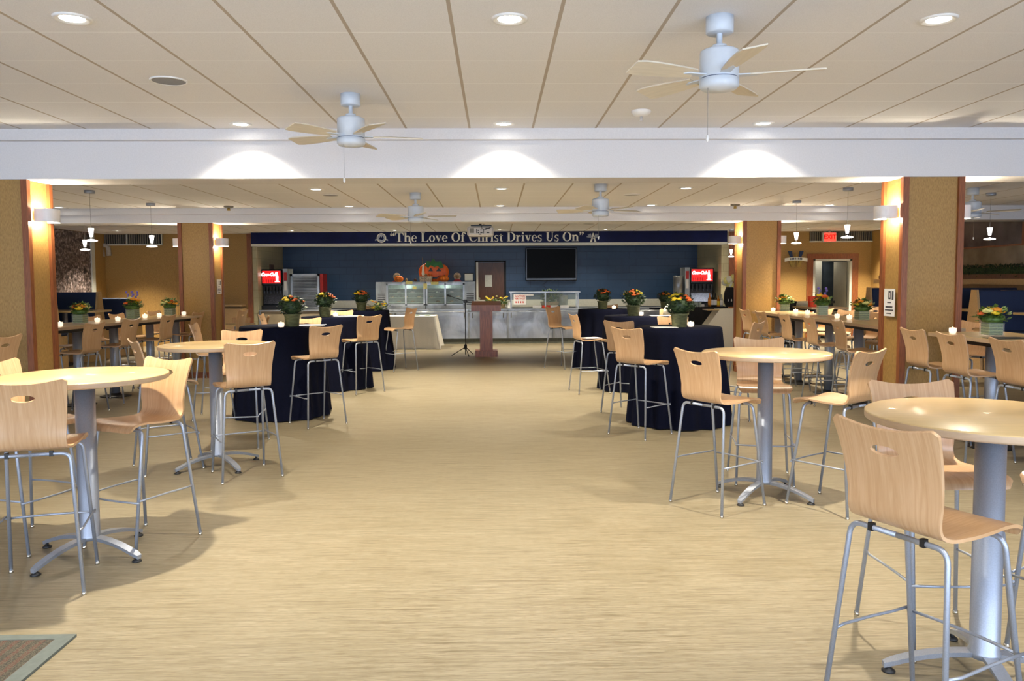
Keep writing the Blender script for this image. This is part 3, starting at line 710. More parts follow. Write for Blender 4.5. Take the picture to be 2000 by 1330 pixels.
# around the draped cocktail tables
chair(-2.02, 8.86, -.66, .75, 'beech bar chair with back to the aisle at the nearest draped table on the left')
chair(-2.52, 10.35, .05, -1, 'bar chair behind the nearest draped table on the left, top of its back showing')
chair(-3.30, 9.35, 1, .15, 'bar chair left of the nearest draped table on the left')
chair(-1.95, 11.42, -.66, .75, 'beech bar chair at the aisle side of the middle draped table on the left')
chair(-2.55, 12.95, .1, -1, 'bar chair behind the middle draped table on the left')
chair(-3.28, 11.95, 1, .1, 'bar chair left of the middle draped table on the left')
chair(-1.72, 14.15, -.83, -.55, 'bar chair beside the farthest draped table on the left, in front of the white cloth')
chair(-2.45, 15.55, .1, -1, 'bar chair behind the farthest draped table on the left')
chair(1.50, 8.07, .75, .66, 'beech bar chair with back to the aisle at the nearest draped table on the right')
chair(1.60, 9.48, .6, .8, 'bar chair partly hidden behind another at the nearest right draped table')
chair(2.30, 10.05, -.1, -1, 'bar chair behind the nearest draped table on the right, hole in its back showing')
chair(2.80, 9.05, -.80, .6, 'bar chair right of the nearest draped table on the right')
NAPC = chair(1.34, 11.20, .97, .20, 'bar chair with white paper on its seat at the middle right draped table')
chair(2.75, 12.6, -.5, -.85, 'bar chair with pale jacket over its back behind the middle right draped table')
chair(1.22, 14.30, .70, -.70, 'farthest bar chair at the aisle on the right, its seat facing the camera')
chair(2.2, 15.3, -.1, -1, 'bar chair behind the farthest draped table on the right')
# along the long tables
ordn = ('first', 'second', 'third', 'fourth', 'fifth', 'sixth')
for i, (px, Y) in enumerate(((1633, 9.15), (1577, 9.99), (1528, 10.87), (1482, 11.83), (1451, 12.60))):
    xb = P2(px, Y, 1.0); chair(xb+.26, Y, 1, .04*(i-2), '%s bar chair from the near column along the aisle side of the right long table' % ordn[i])
for i, (Y, rot) in enumerate(((9.5, .2), (10.35, -.1), (11.2, .1), (12.05, -.2), (12.85, .0))):
    chair(5.22, Y, -1, rot-.1, '%s bar chair from the near column along the wall side of the right long table' % ordn[i])
for i, (px, Y) in enumerate(((1777, 7.50), (1850, 6.85), (1959, 6.15))):
    xb = P2(px, Y, 1.0); chair(xb+.26, Y, 1, .05, '%s bar chair in front of the near right column along the nearest long table' % ordn[i])
chair(5.25, 6.95, -1, -.1, 'bar chair on the wall side of the nearest long table, behind the square vase')
chair(5.15, 8.55, -.9, -.45, 'bar chair facing the aisle just right of the near right column')
for i, (px, Y) in enumerate(((191, 9.7), (262, 10.7), (334, 11.85), (391, 12.95), (418, 13.75))):
    xb = P2(px, Y, 1.0); 
    if i == 4: xb = -4.35
    chair(xb-.26, Y, -1, .10, '%s bar chair from the near column along the aisle side of the left long table' % ordn[i])
for i, (px, Y) in enumerate(((119, 10.7), (192, 11.75), (229, 12.5), (302, 13.6))):
    xb = P2(px, Y, 1.0); chair(min(xb+.22, -5.44+.13*(Y-10.7)-.42), Y, 1, -.12, '%s bar chair from the near column along the wall side of the left long table' % ordn[i])
chair(-4.78, 7.42, -1, .15, 'bar chair standing in front of the near left column')
chair(6.7, 12.0, -1, .2, 'bar chair beyond the right long table, nearer of two before the exit door')
chair(6.5, 13.6, -.8, -.6, 'bar chair beyond the right long table, farther of two before the exit door')

def leg_arc(mb, R, w=.055, th=.022):
    n = 10; A = []; 
    for k in range(n+1):
        u = k/n; r = .03+(R-.03)*u; z = .115-.075*u**2.0; hw = w/2*(1-.15*u) if k < n else w/2*.55
        A.append((r, hw, z))
    vs = []; fs = []
    for r, hw, z in A: vs += [(r, -hw, z), (r, hw, z), (r, hw*.8, z-th), (r, -hw*.8, z-th)]
    for k in range(n):
        o = 4*k
        for q in range(4): fs.append((o+q, o+(q+1) % 4, o+4+(q+1) % 4, o+4+q))
    fs += [(0, 3, 2, 1), (4*n, 4*n+1, 4*n+2, 4*n+3)]
    mb.add(vs, fs)
def mk_table(R=.457, h=1.067, nlegs=4, pole=.055):
    t = thing('round_table', '', 'table')
    p = MB().lathe([(0, h-.034), (R-.006, h-.034), (R-.001, h-.030), (R, h-.026), (R, h-.006)], 72, mi=1).lathe([(R, h-.006), (R-.001, h-.003), (R-.005, h), (0, h)], 72, mi=0)
    p.obj('tabletop', ['top', 'edge'], t)
    MB().cyl(0, 0, h-.050, h-.034, .135, 24).obj('mounting_plate', 'black', t)
    MB().lathe([(0, .095), (pole+.004, .095), (pole+.004, .12), (pole, .125), (pole, h-.05), (0, h-.05)], 28).obj('pole', 'silver', t)
    for i in range(nlegs):
        m = MB(); leg_arc(m, .375); lg = m.obj('leg', 'silver', t); lg.rotation_euler = (0, 0, 2*PI*i/nlegs)
        MB().lathe([(0, 0), (.026, 0), (.027, .006), (.014, .016), (.009, .02), (.009, .035), (0, .036)], 16, .355, 0, 0).obj('foot_pad', 'black', lg)
    return t
TK = Kit(mk_table())
TK.place((-2.40, 4.62, 0), math.radians(-22), 'near left round maple bar table on a silver post', 'round bar tables')
TK.place((-2.42, 6.83, 0), math.radians(-45), 'second round maple bar table on the left, behind the near one', 'round bar tables')
TK.place((1.98, 5.72, 0), math.radians(-45), 'middle right round maple bar table on a silver post', 'round bar tables')
TK.place((1.94, 3.02, 0), math.radians(168), 'near right round maple bar table cut by the frame edge', 'round bar tables')

def drape(R, h, rf, seed, nf=11, hem=.012):
    rnd = random.Random(seed); n = 144; ph = [rnd.uniform(0, 6.28) for _ in range(4)]
    rows = [(0, 1.0)] + [(R*.5, 1.0), (R-.012, 1.0)]
    mb = MB(); vs = []; fs = []; M_ = 18
    for i in range(n):
        a = 2*PI*i/n
        fold = .5*math.cos(nf*a+ph[0]+.8*math.sin(2*a+ph[1])) + .3*math.cos((nf*2-3)*a+ph[2]) + .2*math.cos(5*a+ph[3])
        for k in range(M_+1):
            if k == 0: r, z = .0001, h
            elif k == 1: r, z = R-.01, h
            elif k == 2: r, z = R, h-.008
            else:
                u = (k-2)/(M_-2); z = h-.008-(h-.008-hem)*u; amp = .055*min(1, u*1.6); r = R+.004 + (rf-R)*u**1.15 + amp*fold
            vs.append((r*math.cos(a), r*math.sin(a), z))
    for i in range(n):
        j = (i+1) % n
        for k in range(M_): fs.append((i*(M_+1)+k, j*(M_+1)+k, j*(M_+1)+k+1, i*(M_+1)+k+1))
    return mb.add(vs, fs, True)
CT = [(-2.58, 9.50, 'nearest on the left side of the aisle'), (-2.45, 11.95, 'middle one on the left side of the aisle'), (-2.42, 14.45, 'farthest on the left side of the aisle'),
      (2.05, 8.77, 'nearest on the right side of the aisle'), (2.07, 11.55, 'middle one on the right side of the aisle'), (1.98, 14.35, 'farthest on the right side of the aisle')]
for i, (x, y, lb) in enumerate(CT):
    TK.place((x, y, 0), .3+i, 'bar table under navy cloth, '+lb, 'draped round bar tables')
    o = drape(.470, 1.075, .555, i+3).obj('tablecloth', 'cloth', loc=(x, y, 0)); tag(o, 'navy floor-length tablecloth, '+lb, 'tablecloth', 'navy tablecloths')

def long_table(x0, x1, y0, y1, poles, label, rz=0):
    t = thing('long_table', label, 'table', ((x0+x1)/2, (y0+y1)/2, 0), rz, group='long maple bar tables'); hx, hy = (x1-x0)/2, (y1-y0)/2; cy_ = (y0+y1)/2
    MB().box(-hx, -hy, 1.030, hx, hy, 1.062, 1).box(-hx+.002, -hy+.002, 1.060, hx-.002, hy-.002, 1.067, 0).obj('tabletop', ['top', 'edge'], t)
    MB().box(-hx+.1, -hy+.15, .985, -hx+.13, hy-.15, 1.03).box(hx-.13, -hy+.15, .985, hx-.1, hy-.15, 1.03).obj('under_rail', 'black', t)
    for py_ in poles:
        MB().lathe([(0, .012), (.058, .012), (.058, 1.03), (0, 1.03)], 22, 0, py_-cy_).obj('pole', 'silver', t)
        MB().lathe([(0, 0), (.20, 0), (.205, .006), (.17, .014), (.07, .024), (.062, .05), (0, .05)], 28, 0, py_-cy_).obj('base_plate', 'black', t)
long_table(4.30, 5.02, 8.30, 13.15, (9.1, 10.0, 10.9, 12.0, 12.9), 'long maple bar table between the two right columns')
long_table(4.30, 5.05, 4.60, 7.74, (5.3, 6.3, 7.3), 'long maple bar table in front of the near right column')
long_table(-5.79, -5.09, 8.40, 13.05, (9.3, 10.42, 11.2, 12.1, 12.85), 'long maple bar table between the two left columns', math.radians(-7.4))
long_table(-5.52, -4.82, 6.6, 7.74, (7.2,), 'long maple bar table end left of the near left column')
long_table(5.9, 6.6, 14.6, 17.2, (15.2, 16.6), 'long maple bar table before the exit door carrying bags and coats')

# low dining set behind the left far column
def mk_low():
    t = thing('dining_chair', '', 'chair'); 
    for ch in list(CK.p.children): pass
    k = -.30
    prof = [(.212, .722), (.206, .742), (.18, .757), (.12, .762), (.03, .754), (-.06, .748), (-.13, .750), (-.172, .766), (-.196, .80), (-.204, .86), (-.212, .93), (-.228, 1.0), (-.248, 1.065), (-.272, 1.125)]
    shell_mesh([(y, z+k) for y, z in prof], .200, .176, .205, nu=30, nt_=16).obj('seat_shell', 'ply', t)
    for sx in (-1, 1):
        for sy in (-1, 1):
            yb = -.165 if sy < 0 else .13; MB().tube(bend((sx*.215, sy*.225, .0), (sx*.185, yb, .728+k), (0, yb, .728+k), .04, 4), .0098, 8).obj('leg', 'silver', t)
    return t
LK = Kit(mk_low())
LK.place((P2(463, 17.2, .8), 17.25, 0), PI, 'low beech chair behind the small table near the kitchen corner', 'low beech chairs')
LK.place((P2(503, 18.1, .8), 18.1, 0), PI*.62, 'low beech chair alone near the kitchen corner', 'low beech chairs')
qx = P2(462, 16.3, .75)
t = thing('small_table', 'small low maple table between low chairs near the kitchen corner', 'table', (qx, 16.3, 0))
MB().box(-.38, -.35, .71, .28, .35, .74).obj('tabletop', 'top', t); MB().cyl(0, 0, .02, .71, .04).obj('pole', 'silver', t); MB().cyl(0, 0, 0, .025, .24, 28).obj('base_plate', 'black', t)
# counter shelf below the far left panel
struct('trim_9', MB().box(-7.3, YF-.35, 1.0, FX0-.3, YF, 1.04).box(-7.3, YF-.3, 0, FX0-.3, YF, .95), ['oak'])

# ------------------------------------------------------------------ booths
def booth(xa, xb, y, h, side, label):      # back panel facing the camera at y, aisle end at xa
    t = thing('booth_bench', label, 'booth bench', (0, y, 0), group='navy booth benches')
    a, b = min(xa, xb), max(xa, xb)
    MB().bbox(a+.04, -.05, .42, b, .05, h, .02).obj('backrest', 'booth', t)
    MB().bbox(a+.04, -.50, .60, b, .50, .75, .03).obj('seat', 'booth', t); MB().box(a+.04, -.45, 0, b, .45, .6).obj('plinth', 'oak', t)
    e0 = xa-.02 if side > 0 else xa-.02
    MB().prism([(-.24, 0), (.24, 0), (.20, .72), (.07, h+.01), (-.07, h+.01), (-.20, .72)], e0, e0+.04, 'yz').obj('end_panel', 'oak', t)
booth(7.75, XR-.01, 12.6, 1.40, 1, 'nearest navy booth bench on the right wall')
booth(7.75, XR-.01, 14.2, 1.42, 1, 'second navy booth bench on the right wall, just behind the nearest')
booth(7.60, XR-.01, 15.9, 1.41, 1, 'farthest navy booth bench on the right, seen left of the near column')
booth(-8.15, XL+.01, 14.7, 1.42, -1, 'nearest navy booth bench on the left, wooden end beside the near column')
booth(-8.20, XL+.01, 16.5, 1.41, -1, 'wide navy booth bench back on the left under the crowd photograph')
booth(-8.15, XL+.01, 17.9, 1.26, -1, 'low navy booth bench farthest back on the left')
for x, y, lb in ((P2(152, 15.6, 1.07)-.25, 15.6, 'narrow booth table between the left navy benches'), (8.75, 11.7, 'narrow booth table in front of the nearest right bench'), (8.75, 13.4, 'narrow booth table between the right navy benches')):
    t = thing('booth_table', lb, 'table', (x, y, 0), group='booth tables')
    MB().bbox(-.75, -.33, 1.03, .75, .33, 1.067, .008).obj('tabletop', 'top', t); MB().cyl(0, 0, 0.01, 1.03, .045).obj('pole', 'silver', t); MB().cyl(0, 0, 0, .02, .22, 24).obj('base_plate', 'black', t)

# ------------------------------------------------------------------ flowers, candles, papers
def bloom(mb, x, y, z, r, tilt=0):
    mb.lathe([(0, -.25*r), (.55*r, -.25*r), (r, .05*r), (.85*r, .35*r), (.6*r, .30*r), (.45*r, .55*r), (0, .6*r)], 10, x, y, z)
def leaves(mb, n, R, z0, z1, s0, seed, squash=1.0):
    rnd = random.Random(seed)
    for i in range(n):
        a = rnd.uniform(0, 6.283); u = rnd.random(); z = z0+(z1-z0)*u; rr = R*math.sqrt(rnd.random())*math.sin(math.acos(max(-1, min(1, 2*u-1)))*.9+.15) 
        x, y = rr*math.cos(a), rr*math.sin(a)*squash; s = s0*rnd.uniform(.7, 1.3); b = rnd.uniform(0, 6.283); e = rnd.uniform(-.3, .9)
        d = Vector((math.cos(b)*math.cos(e), math.sin(b)*math.cos(e), math.sin(e)))*s; q = Vector((-math.sin(b), math.cos(b), .2))*s*.32; p = Vector((x, y, z))
        mb.add([p, p+d*.5+q, p+d, p+d*.5-q], [(0, 1, 2, 3)])
def mum_pot(x, y, z, label, s=1.0, cols=('yel', 'ora'), seed=1, split=True):
    rnd = random.Random(seed); t = thing('potted_mum', label, 'potted plant', (x, y, z), rnd.uniform(-.3, .3), 'potted chrysanthemums'); t.scale = (s, s, s)
    MB().lathe([(0, 0), (.070, 0), (.074, .004), (.086, .12), (.094, .125), (.097, .14), (.086, .14), (.078, .13), (0, .13)], 22).obj('pot', 'pot', t)
    m = MB(); leaves(m, 560, .15, .12, .33, .045, seed); m.lathe([(0, .14), (.07, .15), (.105, .20), (.10, .27), (.05, .30), (0, .30)], 14); m.obj('foliage', 'leaf', t, kind='stuff')
    for i in range(16):
        a = rnd.uniform(0, 6.283); r = .125*math.sqrt((i+.5)/16); xx, yy = r*math.cos(a*1.7+i*2.4), r*math.sin(a*1.7+i*2.4); zz = .335-.5*r*r/.125
        c = cols[0] if (xx < .01 if split else i % 2) else cols[1]
        b = MB(); bloom(b, xx, yy, zz, rnd.uniform(.024, .034)); b.obj('bloom', c, t)
def cube_vase(x, y, z, label, tall=False, seed=1):
    rnd = random.Random(seed); t = thing('square_vase', label, 'flower vase', (x, y, z), rnd.uniform(-.2, .2), 'square glass vases of flowers'); h = .13 if not tall else .15
    v = MB().box(-.072, -.072, 0, .072, .072, .012)
    for q in ((-.072, -.072, -.067, .072), (.067, -.072, .072, .072), (-.067, -.072, .067, -.067), (-.067, .067, .067, .072)): v.box(q[0], q[1], .012, q[2], q[3], h)
    v.obj('glass_vase', 'vglass', t)
    MB().bbox(-.065, -.065, .014, .065, .065, h-.004, .006).obj('leaf_wrap', 'leafbox', t)
    m = MB(); leaves(m, 260, .13, h-.01, h+.13, .055, seed+5); m.lathe([(0, h-.01), (.08, h), (.10, h+.03), (.06, h+.06), (0, h+.065)], 14); m.obj('foliage', 'leafl', t, kind='stuff')
    cols = [('yel', 'pale', 'amb', 'ora', 'yel', 'pale', 'ora', 'yel', 'amb')[(k*(1+seed % 2)+seed) % 9] for k in range(9)]
    for i in range(9):
        a = i*2.4+seed; r = .10*math.sqrt((i+.3)/9); b = MB(); bloom(b, r*math.cos(a), r*math.sin(a), h+.115-r*r*5+(.05 if tall and i % 3 == 1 else 0), rnd.uniform(.030, .056)); b.obj('bloom', cols[i], t)
    if tall:
        st = MB(); 
        for i in range(4):
            a = i*1.6+.4; x1, y1 = .06*math.cos(a), .06*math.sin(a); st.tube([(x1*.3, y1*.3, h), (x1, y1, h+.22+.03*(i % 2))], .003, 5)
            b = MB()
            for k in range(4): b.lathe([(0, -.02), (.014, -.005), (.010, .012), (0, .02)], 7, x1*(.75+.15*k)+.008*(-1)**k, y1*(.75+.15*k), h+.14+.035*k)
            b.obj('iris_bloom', 'vio', t)
        st.obj('stems', 'leafl', t)
def candle(x, y, z, label):
    t = CANDLE.place((x, y, z), 0, label, 'lit votive candles')
def mk_candle():
    t = thing('votive_candle', '', 'candle')
    n = 24; m = MB(); vs = []; fs = []
    pr = [(.018, 0), (.030, .004), (.036, .03), (.033, .055), (.030, .055), (.032, .03), (.026, .008), (0, .008)]
    for i in range(n):
        a = 2*PI*i/n; k = 1+.08*math.cos(6*a)
        for r, z_ in pr: vs.append((r*k*math.cos(a), r*k*math.sin(a), z_))
    for i in range(n):
        j = (i+1) % n
        for k in range(len(pr)-1): fs.append((i*8+k, j*8+k, j*8+k+1, i*8+k+1))
    m.add(vs, fs, True).obj('glass_cup', 'votive', t)
    MB().cyl(0, 0, .008, .03, .022, 16).obj('wax', 'cream', t)
    MB().lathe([(0, .030), (.006, .040), (.004, .055), (0, .068)], 8).obj('flame', 'flame', t)
    return t
CANDLE = Kit(mk_candle())
ZT, ZC = 1.0675, 1.0755
for i, (px, Y, lb) in enumerate(((157, 10.35, 'square vase of yellow flowers on the near part of the left long table'), (332, 12.55, 'square vase of orange and yellow flowers at the far end of the left long table'))):
    cube_vase(P2(px, Y, 1.1), Y, ZT, lb, False, 11+i)
cube_vase(P2(260, 11.55, 1.1), 11.55, ZT, 'tall square vase with violet irises in the middle of the left long table', True, 21)
cube_vase(P2(1530, 12.8, 1.1), 12.75, ZT, 'square vase of yellow flowers at the far end of the right long table', False, 31)
cube_vase(P2(1606, 11.3, 1.1), 11.3, ZT, 'tall square vase with violet irises in the middle of the right long table', True, 32)
cube_vase(P2(1683, 9.85, 1.1), 9.85, ZT, 'square vase of cream flowers beside the near right column', False, 33)
cube_vase(P2(1937, 7.1, 1.1), 7.1, ZT, 'square vase of yellow and orange flowers on the nearest long table', False, 34)
for px, Y, lb in ((117, 9.8, 'at the near end beside the column'), (190, 10.85, 'just past the first vase'), (230, 11.15, 'just before the iris vase'), (283, 12.0, 'just past the iris vase'), (311, 12.3, 'just before the far vase'), (359, 12.95, 'last one by the far column')):
    candle(P2(px, Y, 1.1), Y, ZT, 'lit votive candle on the left long table, '+lb)
for px, Y, lb in ((1510, 12.95, 'last one by the far column'), (1554, 12.35, 'just before the far vase'), (1577, 11.85, 'just beyond the iris vase'), (1635, 10.6, 'just in front of the iris vase'), (1659, 10.25, 'just behind the cream flower vase')):
    candle(P2(px, Y, 1.1), Y, ZT, 'lit votive candle on the right long table, '+lb)
candle(P2(1855, 7.55, 1.1), 7.5, ZT, 'lit votive candle on the nearest long table in front of the column')
pots = [(571, 9.35, 'potted mum with rust and yellow blooms on the nearest left draped table', 1.05, ('yel', 'ora'), 1), (635, 11.85, 'potted mum with yellow and rust blooms on the middle left draped table', 1.05, ('yel', 'ora'), 2),
        (706, 14.35, 'potted mum with yellow and dark rust blooms on the farthest left draped table', 1.05, ('yel', 'ora'), 3), (1327, 8.7, 'largest potted mum, yellow and rust blooms, on the nearest right draped table', 1.08, ('yel', 'ora'), 4),
        (1237, 11.5, 'potted mum with rust rim and yellow top on the middle right draped table', 1.1, ('yel', 'ora'), 5), (1177, 14.3, 'potted mum of all rust blooms on the farthest right draped table', 1.05, ('ora', 'ora'), 6),
        (1298, 16.6, 'potted mum with rust and yellow blooms beside the bar glasses', 1.0, ('ora', 'amb'), 7)]
for px, Y, lb, s, c, sd in pots: mum_pot(P2(px, Y, 1.1), Y, ZC if sd < 7 else 1.0, lb, s, c, sd, sd not in (5, 6))
for px, Y, lb in ((549, 9.2, 'on the nearest left draped table'), (655, 11.9, 'on the middle left draped table'), (1349, 8.72, 'on the nearest right draped table'), (1252, 11.5, 'on the middle right draped table'), (1199, 14.3, 'on the farthest right draped table')):
    candle(P2(px, Y, 1.1), Y, ZC, 'lit votive candle beside the potted mum '+lb)
t = thing('flower_spray', 'loose spray of yellow and orange flowers beside the pot on the farthest left draped table', 'flowers', (P2(740, 14.35, 1.1), 14.3, ZC))
m = MB(); leaves(m, 120, .2, 0, .12, .06, 77, .6); m.obj('foliage', 'leafl', t, kind='stuff')
rnd = random.Random(4)
for i in range(12):
    b = MB(); bloom(b, rnd.uniform(-.14, .14), rnd.uniform(-.08, .08), rnd.uniform(.03, .19)*(1-.3*(i % 3 == 0)), rnd.uniform(.022, .034)); b.obj('bloom', ('yel', 'pale', 'amb')[i % 3], t)
def card(px, Y, w_, d_, z, rz, label, m='paper', cat='menu card', nm='menu_card'):
    o = MB().box(-w_/2, -d_/2, 0, w_/2, d_/2, .004).obj(nm, m, loc=(P2(px, Y, z), Y, z)); o.rotation_euler = (0, 0, rz); tag(o, label, cat, 'flat papers on tables')
card(601, 9.55, .42, .24, ZC, .1, 'white paper spread on the nearest left draped table')
card(683, 11.95, .40, .2, ZC, 0, 'white paper spread on the middle left draped table')
card(1297, 8.65, .26, .2, ZC, .1, 'pale paper left of the pot on the nearest right draped table')
card(1290, 11.45, .3, .2, ZC, 0, 'pale paper right of the pot on the middle right draped table')
card(1968, 6.85, .36, .18, ZT, .2, 'dark folder lying behind the square vase on the nearest long table', 'black')
p = NAPC.location; o = MB().bbox(-.13, -.11, 0, .13, .11, .010, .004).obj('folded_paper', 'paper', loc=(p.x+.02, p.y, .772)); o.rotation_euler = (0, 0, .3); tag(o, 'white folded paper lying on a bar chair seat by the right aisle', 'paper')
o = MB().lathe([(0, .16), (.05, .15), (.12, .05), (.14, -.05), (.10, -.08), (0, -.06)], 14, sc=(1, .4)).obj('draped_jacket', 'wfabric', loc=(2.86, 12.78, 1.08)); tag(o, 'pale jacket draped over a bar chair behind the middle right table', 'jacket')

# ------------------------------------------------------------------ signs on the columns, floor level things
def notice(x, y, z, w_, h_, side, label, tilt=0):
    t = thing('paper_notice', label, 'notice', (x, y, z), group='notices on columns')
    MB().box(-.001, -w_/2, -h_/2, .001, w_/2, h_/2).obj('sheet', 'paper', t)
    m = MB(); xx = side*.0018
    for (a, b, c, d_) in ((-.38, .10, -.22, .42), (-.12, .12, .10, .18), (-.12, .36, .10, .42), (-.12, .18, -.05, .36), (.03, .18, .10, .36), (-.15, -.02, .2, .02), (-.3, -.2, .35, -.13), (-.38, -.30, .40, -.25), (-.2, -.42, .25, -.38)):
        m.box(min(xx, xx+side*.0005), side*-b*0+a*w_*(-side), c*0+b*h_ if False else min(b, d_)*h_, max(xx, xx+side*.0005), c*w_*(-side), max(b, d_)*h_) if False else m.box(min(0, xx), min(-side*a*w_, -side*c*w_), min(b, d_)*h_, max(0, xx), max(-side*a*w_, -side*c*w_), max(b, d_)*h_)
    m.obj('print', 'ink', t)
notice(4.047, 8.02, W(1735, 591, 8.0).z, .22, .22*1.28, -1, 'white printed notice taped to the near right column')
notice(-4.667, 13.45, W(428, 560, 13.4).z, .22, .24, 1, 'small white notice taped to the far left column')
# winged letter emblem on the far right wall
q = W(1553, 506, YF)
t = thing('wall_emblem', 'navy and gold winged letter W emblem with a pale ribbon on the far right wall', 'wall emblem', (q.x, YF-.04, q.z))
m = MB()
for sx in (-1, 1): m.prism([(sx*.20, .20), (sx*.10, .20), (sx*.08, .05), (sx*.14, .05)], -.01, .02)
m.obj('letter_top', 'wblue', t)
m = MB()
for sx in (-1, 1): m.prism([(sx*.17, -.04), (sx*.09, -.04), (sx*.04, -.20), (sx*.11, -.20)], -.01, .02); m.prism([(0, .16), (sx*.05, -.04), (sx*.09, -.20), (sx*.03, -.20)], -.008, .015)
m.obj('letter_bottom', 'gold', t)
m = MB(); A = [(-.29+.58*i/12, .02-.05*math.cos((i/12-.5)*PI)*-.6) for i in range(13)]; m.quadstrip(A, [(a, b-.085) for a, b in A], -.03, -.018); m.obj('ribbon', 'cream', t)
m = MB()
for i in range(8): xx = -.15+i*.04; zz = -.015+.03*math.cos(xx*5); m.box(xx, -.034, zz-.03, xx+.022, -.029, zz+.02)
m.obj('ribbon_letters', 'wblue', t)
# exit sign
q = W(1621, 463, 19.4)
t = thing('exit_sign', 'lit red exit sign hanging in front of the air grille', 'exit sign', (q.x, 19.4, q.z))
MB().bbox(-.17, 0, -.115, .17, .07, .115, .01).obj('housing', 'beigeb', t)
MB().box(-.14, -.004, -.10, .145, .002, .10).obj('lit_face', 'exitlit', t)
text('lettering', 'EXIT', .15, 'exitd', t, (0, -.006, 0), depth=.001, bold=.003)
MB().box(-.02, .02, .115, .02, .05, 2.81-q.z).obj('bracket', 'beigeb', t)
# twin head emergency light, left
q = W(200, 484, YF)
t = thing('emergency_light', 'pale twin-headed lamp on the left far wall under the grille', 'emergency light', (q.x, YF-.05, q.z))
MB().tube([(-.2, 0, .04), (.1, 0, .06), (.17, 0, 0), (.18, 0, -.2)], [.05, .05, .055, .055], 12).obj('lamp_arm', 'duct', t); MB().tube([(.0, 0, 0), (.02, 0, -.22)], .06, 12).obj('lamp_head', 'duct', t)

# ------------------------------------------------------------------ serving counter and kitchen
struct('trim_10', MB().box(FX0-.02, YF-.42, 2.53, FX1+.02, YF+.02, 2.81), 'navy', 'navy fascia band above the serving counter')
struct('trim_11', MB().box(FX0-.02, YF-.43, 2.475, FX1+.02, YF+.02, 2.53), 'strip')
YS = YF-.42
# sign lettering
class GL(MB):
    def r(s, x0, y0, x1, y1): s.prism([(x0, y0), (x1, y0), (x1, y1), (x0, y1)], 0, -.012); return s
    def p(s, pts): s.prism(pts, 0, -.012); return s
    def ring(s, cx_, cy_, rx, ry, tx, ty, a0=0, a1=360): s.quadstrip(arc(cx_, cy_, rx, ry, a0, a1, 20), arc(cx_, cy_, rx-tx, ry-ty, a0, a1, 20), 0, -.012); return s
    def dot(s, x, y, r): s.p(arc(x, y, r, r, 0, 345, 12)); return s
def glyph(g, ch):
    if ch == 'T': g.r(0,.93,.9,1).p([(0,.93),(0,.70),(.04,.70),(.12,.93)]).p([(.9,.93),(.9,.70),(.86,.70),(.78,.93)]).r(.35,0,.56,.95).r(.22,0,.69,.045); return .90
    if ch in 'hn':
        H = 1.0 if ch == 'h' else .68
        g.r(.07,0,.25,H).r(0,H-.05,.2,H).r(0,0,.33,.045).r(.40,0,.74,.045).r(.49,0,.67,.47).ring(.41,.44,.26,.25,.17,.12,0,150); return .74
    if ch == 'e': g.ring(.29,.34,.29,.36,.15,.055,38,360-38).p([(.12,.35),(.12,.41),(.58,.41),(.58,.35)]).ring(.29,.34,.29,.36,.15,.055,10,60); return .58
    if ch == 'L': g.r(.10,0,.31,1).r(0,.95,.43,1).r(0,0,.78,.05).p([(.78,0),(.82,.30),(.78,.30),(.62,.05)]); return .82
    if ch == 'o': g.ring(.31,.34,.31,.36,.16,.05); return .62
    if ch == 'v': g.p([(.02,.68),(.24,.68),(.42,.18),(.32,0)]).p([(.32,0),(.40,.08),(.58,.66),(.50,.66)]).r(0,.64,.31,.68).r(.42,.64,.66,.68); return .66
    if ch == 'O': g.ring(.47,.5,.47,.51,.21,.055); return .94
    if ch == 'f': g.r(.10,0,.28,.84).r(0,0,.38,.045).r(0,.62,.40,.67).ring(.34,.80,.24,.21,.14,.07,40,180).dot(.47,.86,.075); return .46
    if ch == 'C': g.ring(.47,.5,.47,.51,.20,.055,42,318).r(.76,.62,.80,1).p([(.76,.25),(.86,.25),(.70,.04),(.62,.06)]); return .86
    if ch == 'r': g.r(.07,0,.25,.68).r(0,.63,.2,.68).r(0,0,.35,.045).ring(.40,.46,.20,.22,.12,.10,55,180).dot(.45,.58,.085); return .53
    if ch == 'i': g.r(.07,0,.25,.68).r(0,.63,.2,.68).r(0,0,.33,.045).dot(.16,.87,.11); return .33
    if ch == 's': g.ring(.24,.51,.22,.19,.13,.06,40,250).ring(.24,.18,.22,.20,.13,.06,-140,70).p([(.05,.42),(.12,.50),(.44,.28),(.38,.19)]).r(.40,.50,.43,.70).r(.03,0,.06,.2); return .47
    if ch == 't': g.r(.12,.1,.29,.82).p([(.0,.62),(.12,.68),(.29,.82),(.29,.62)]).r(.0,.62,.40,.67).ring(.29,.16,.17,.17,.13,.08,180,310); return .42
    if ch == 'D': g.r(.10,0,.31,1).r(0,0,.4,.045).r(0,.955,.4,1).ring(.38,.5,.53,.5,.21,.05,-90,90); return .91
    if ch == 'U': g.r(.10,.3,.31,1).r(0,.955,.43,1).r(.66,.3,.73,1).r(.56,.955,.86,1).ring(.415,.32,.315,.33,.15,.09,180,360); return .86
    if ch in '“”':
        for k in (0, .26):
            if ch == '“': g.dot(.11+k,.74,.10).p([(.01+k,.74),(.04+k,.88),(.17+k,1.0),(.18+k,.96),(.10+k,.84)])
            else: g.dot(.11+k,.90,.10).p([(.21+k,.90),(.18+k,.76),(.05+k,.64),(.04+k,.68),(.12+k,.80)])
        return .47
    return .32
t = thing('sign_lettering', 'raised cream serif letters reading “The Love Of Christ Drives Us On” on the navy band', 'sign lettering', (0, YS, 0))
words_ = '“The Love Of Christ Drives Us On”'
adv = []; tot = 0
for ch in words_:
    gw = .36 if ch == ' ' else glyph(GL(), ch); adv.append(tot); tot += gw+(.055 if ch != ' ' else 0)
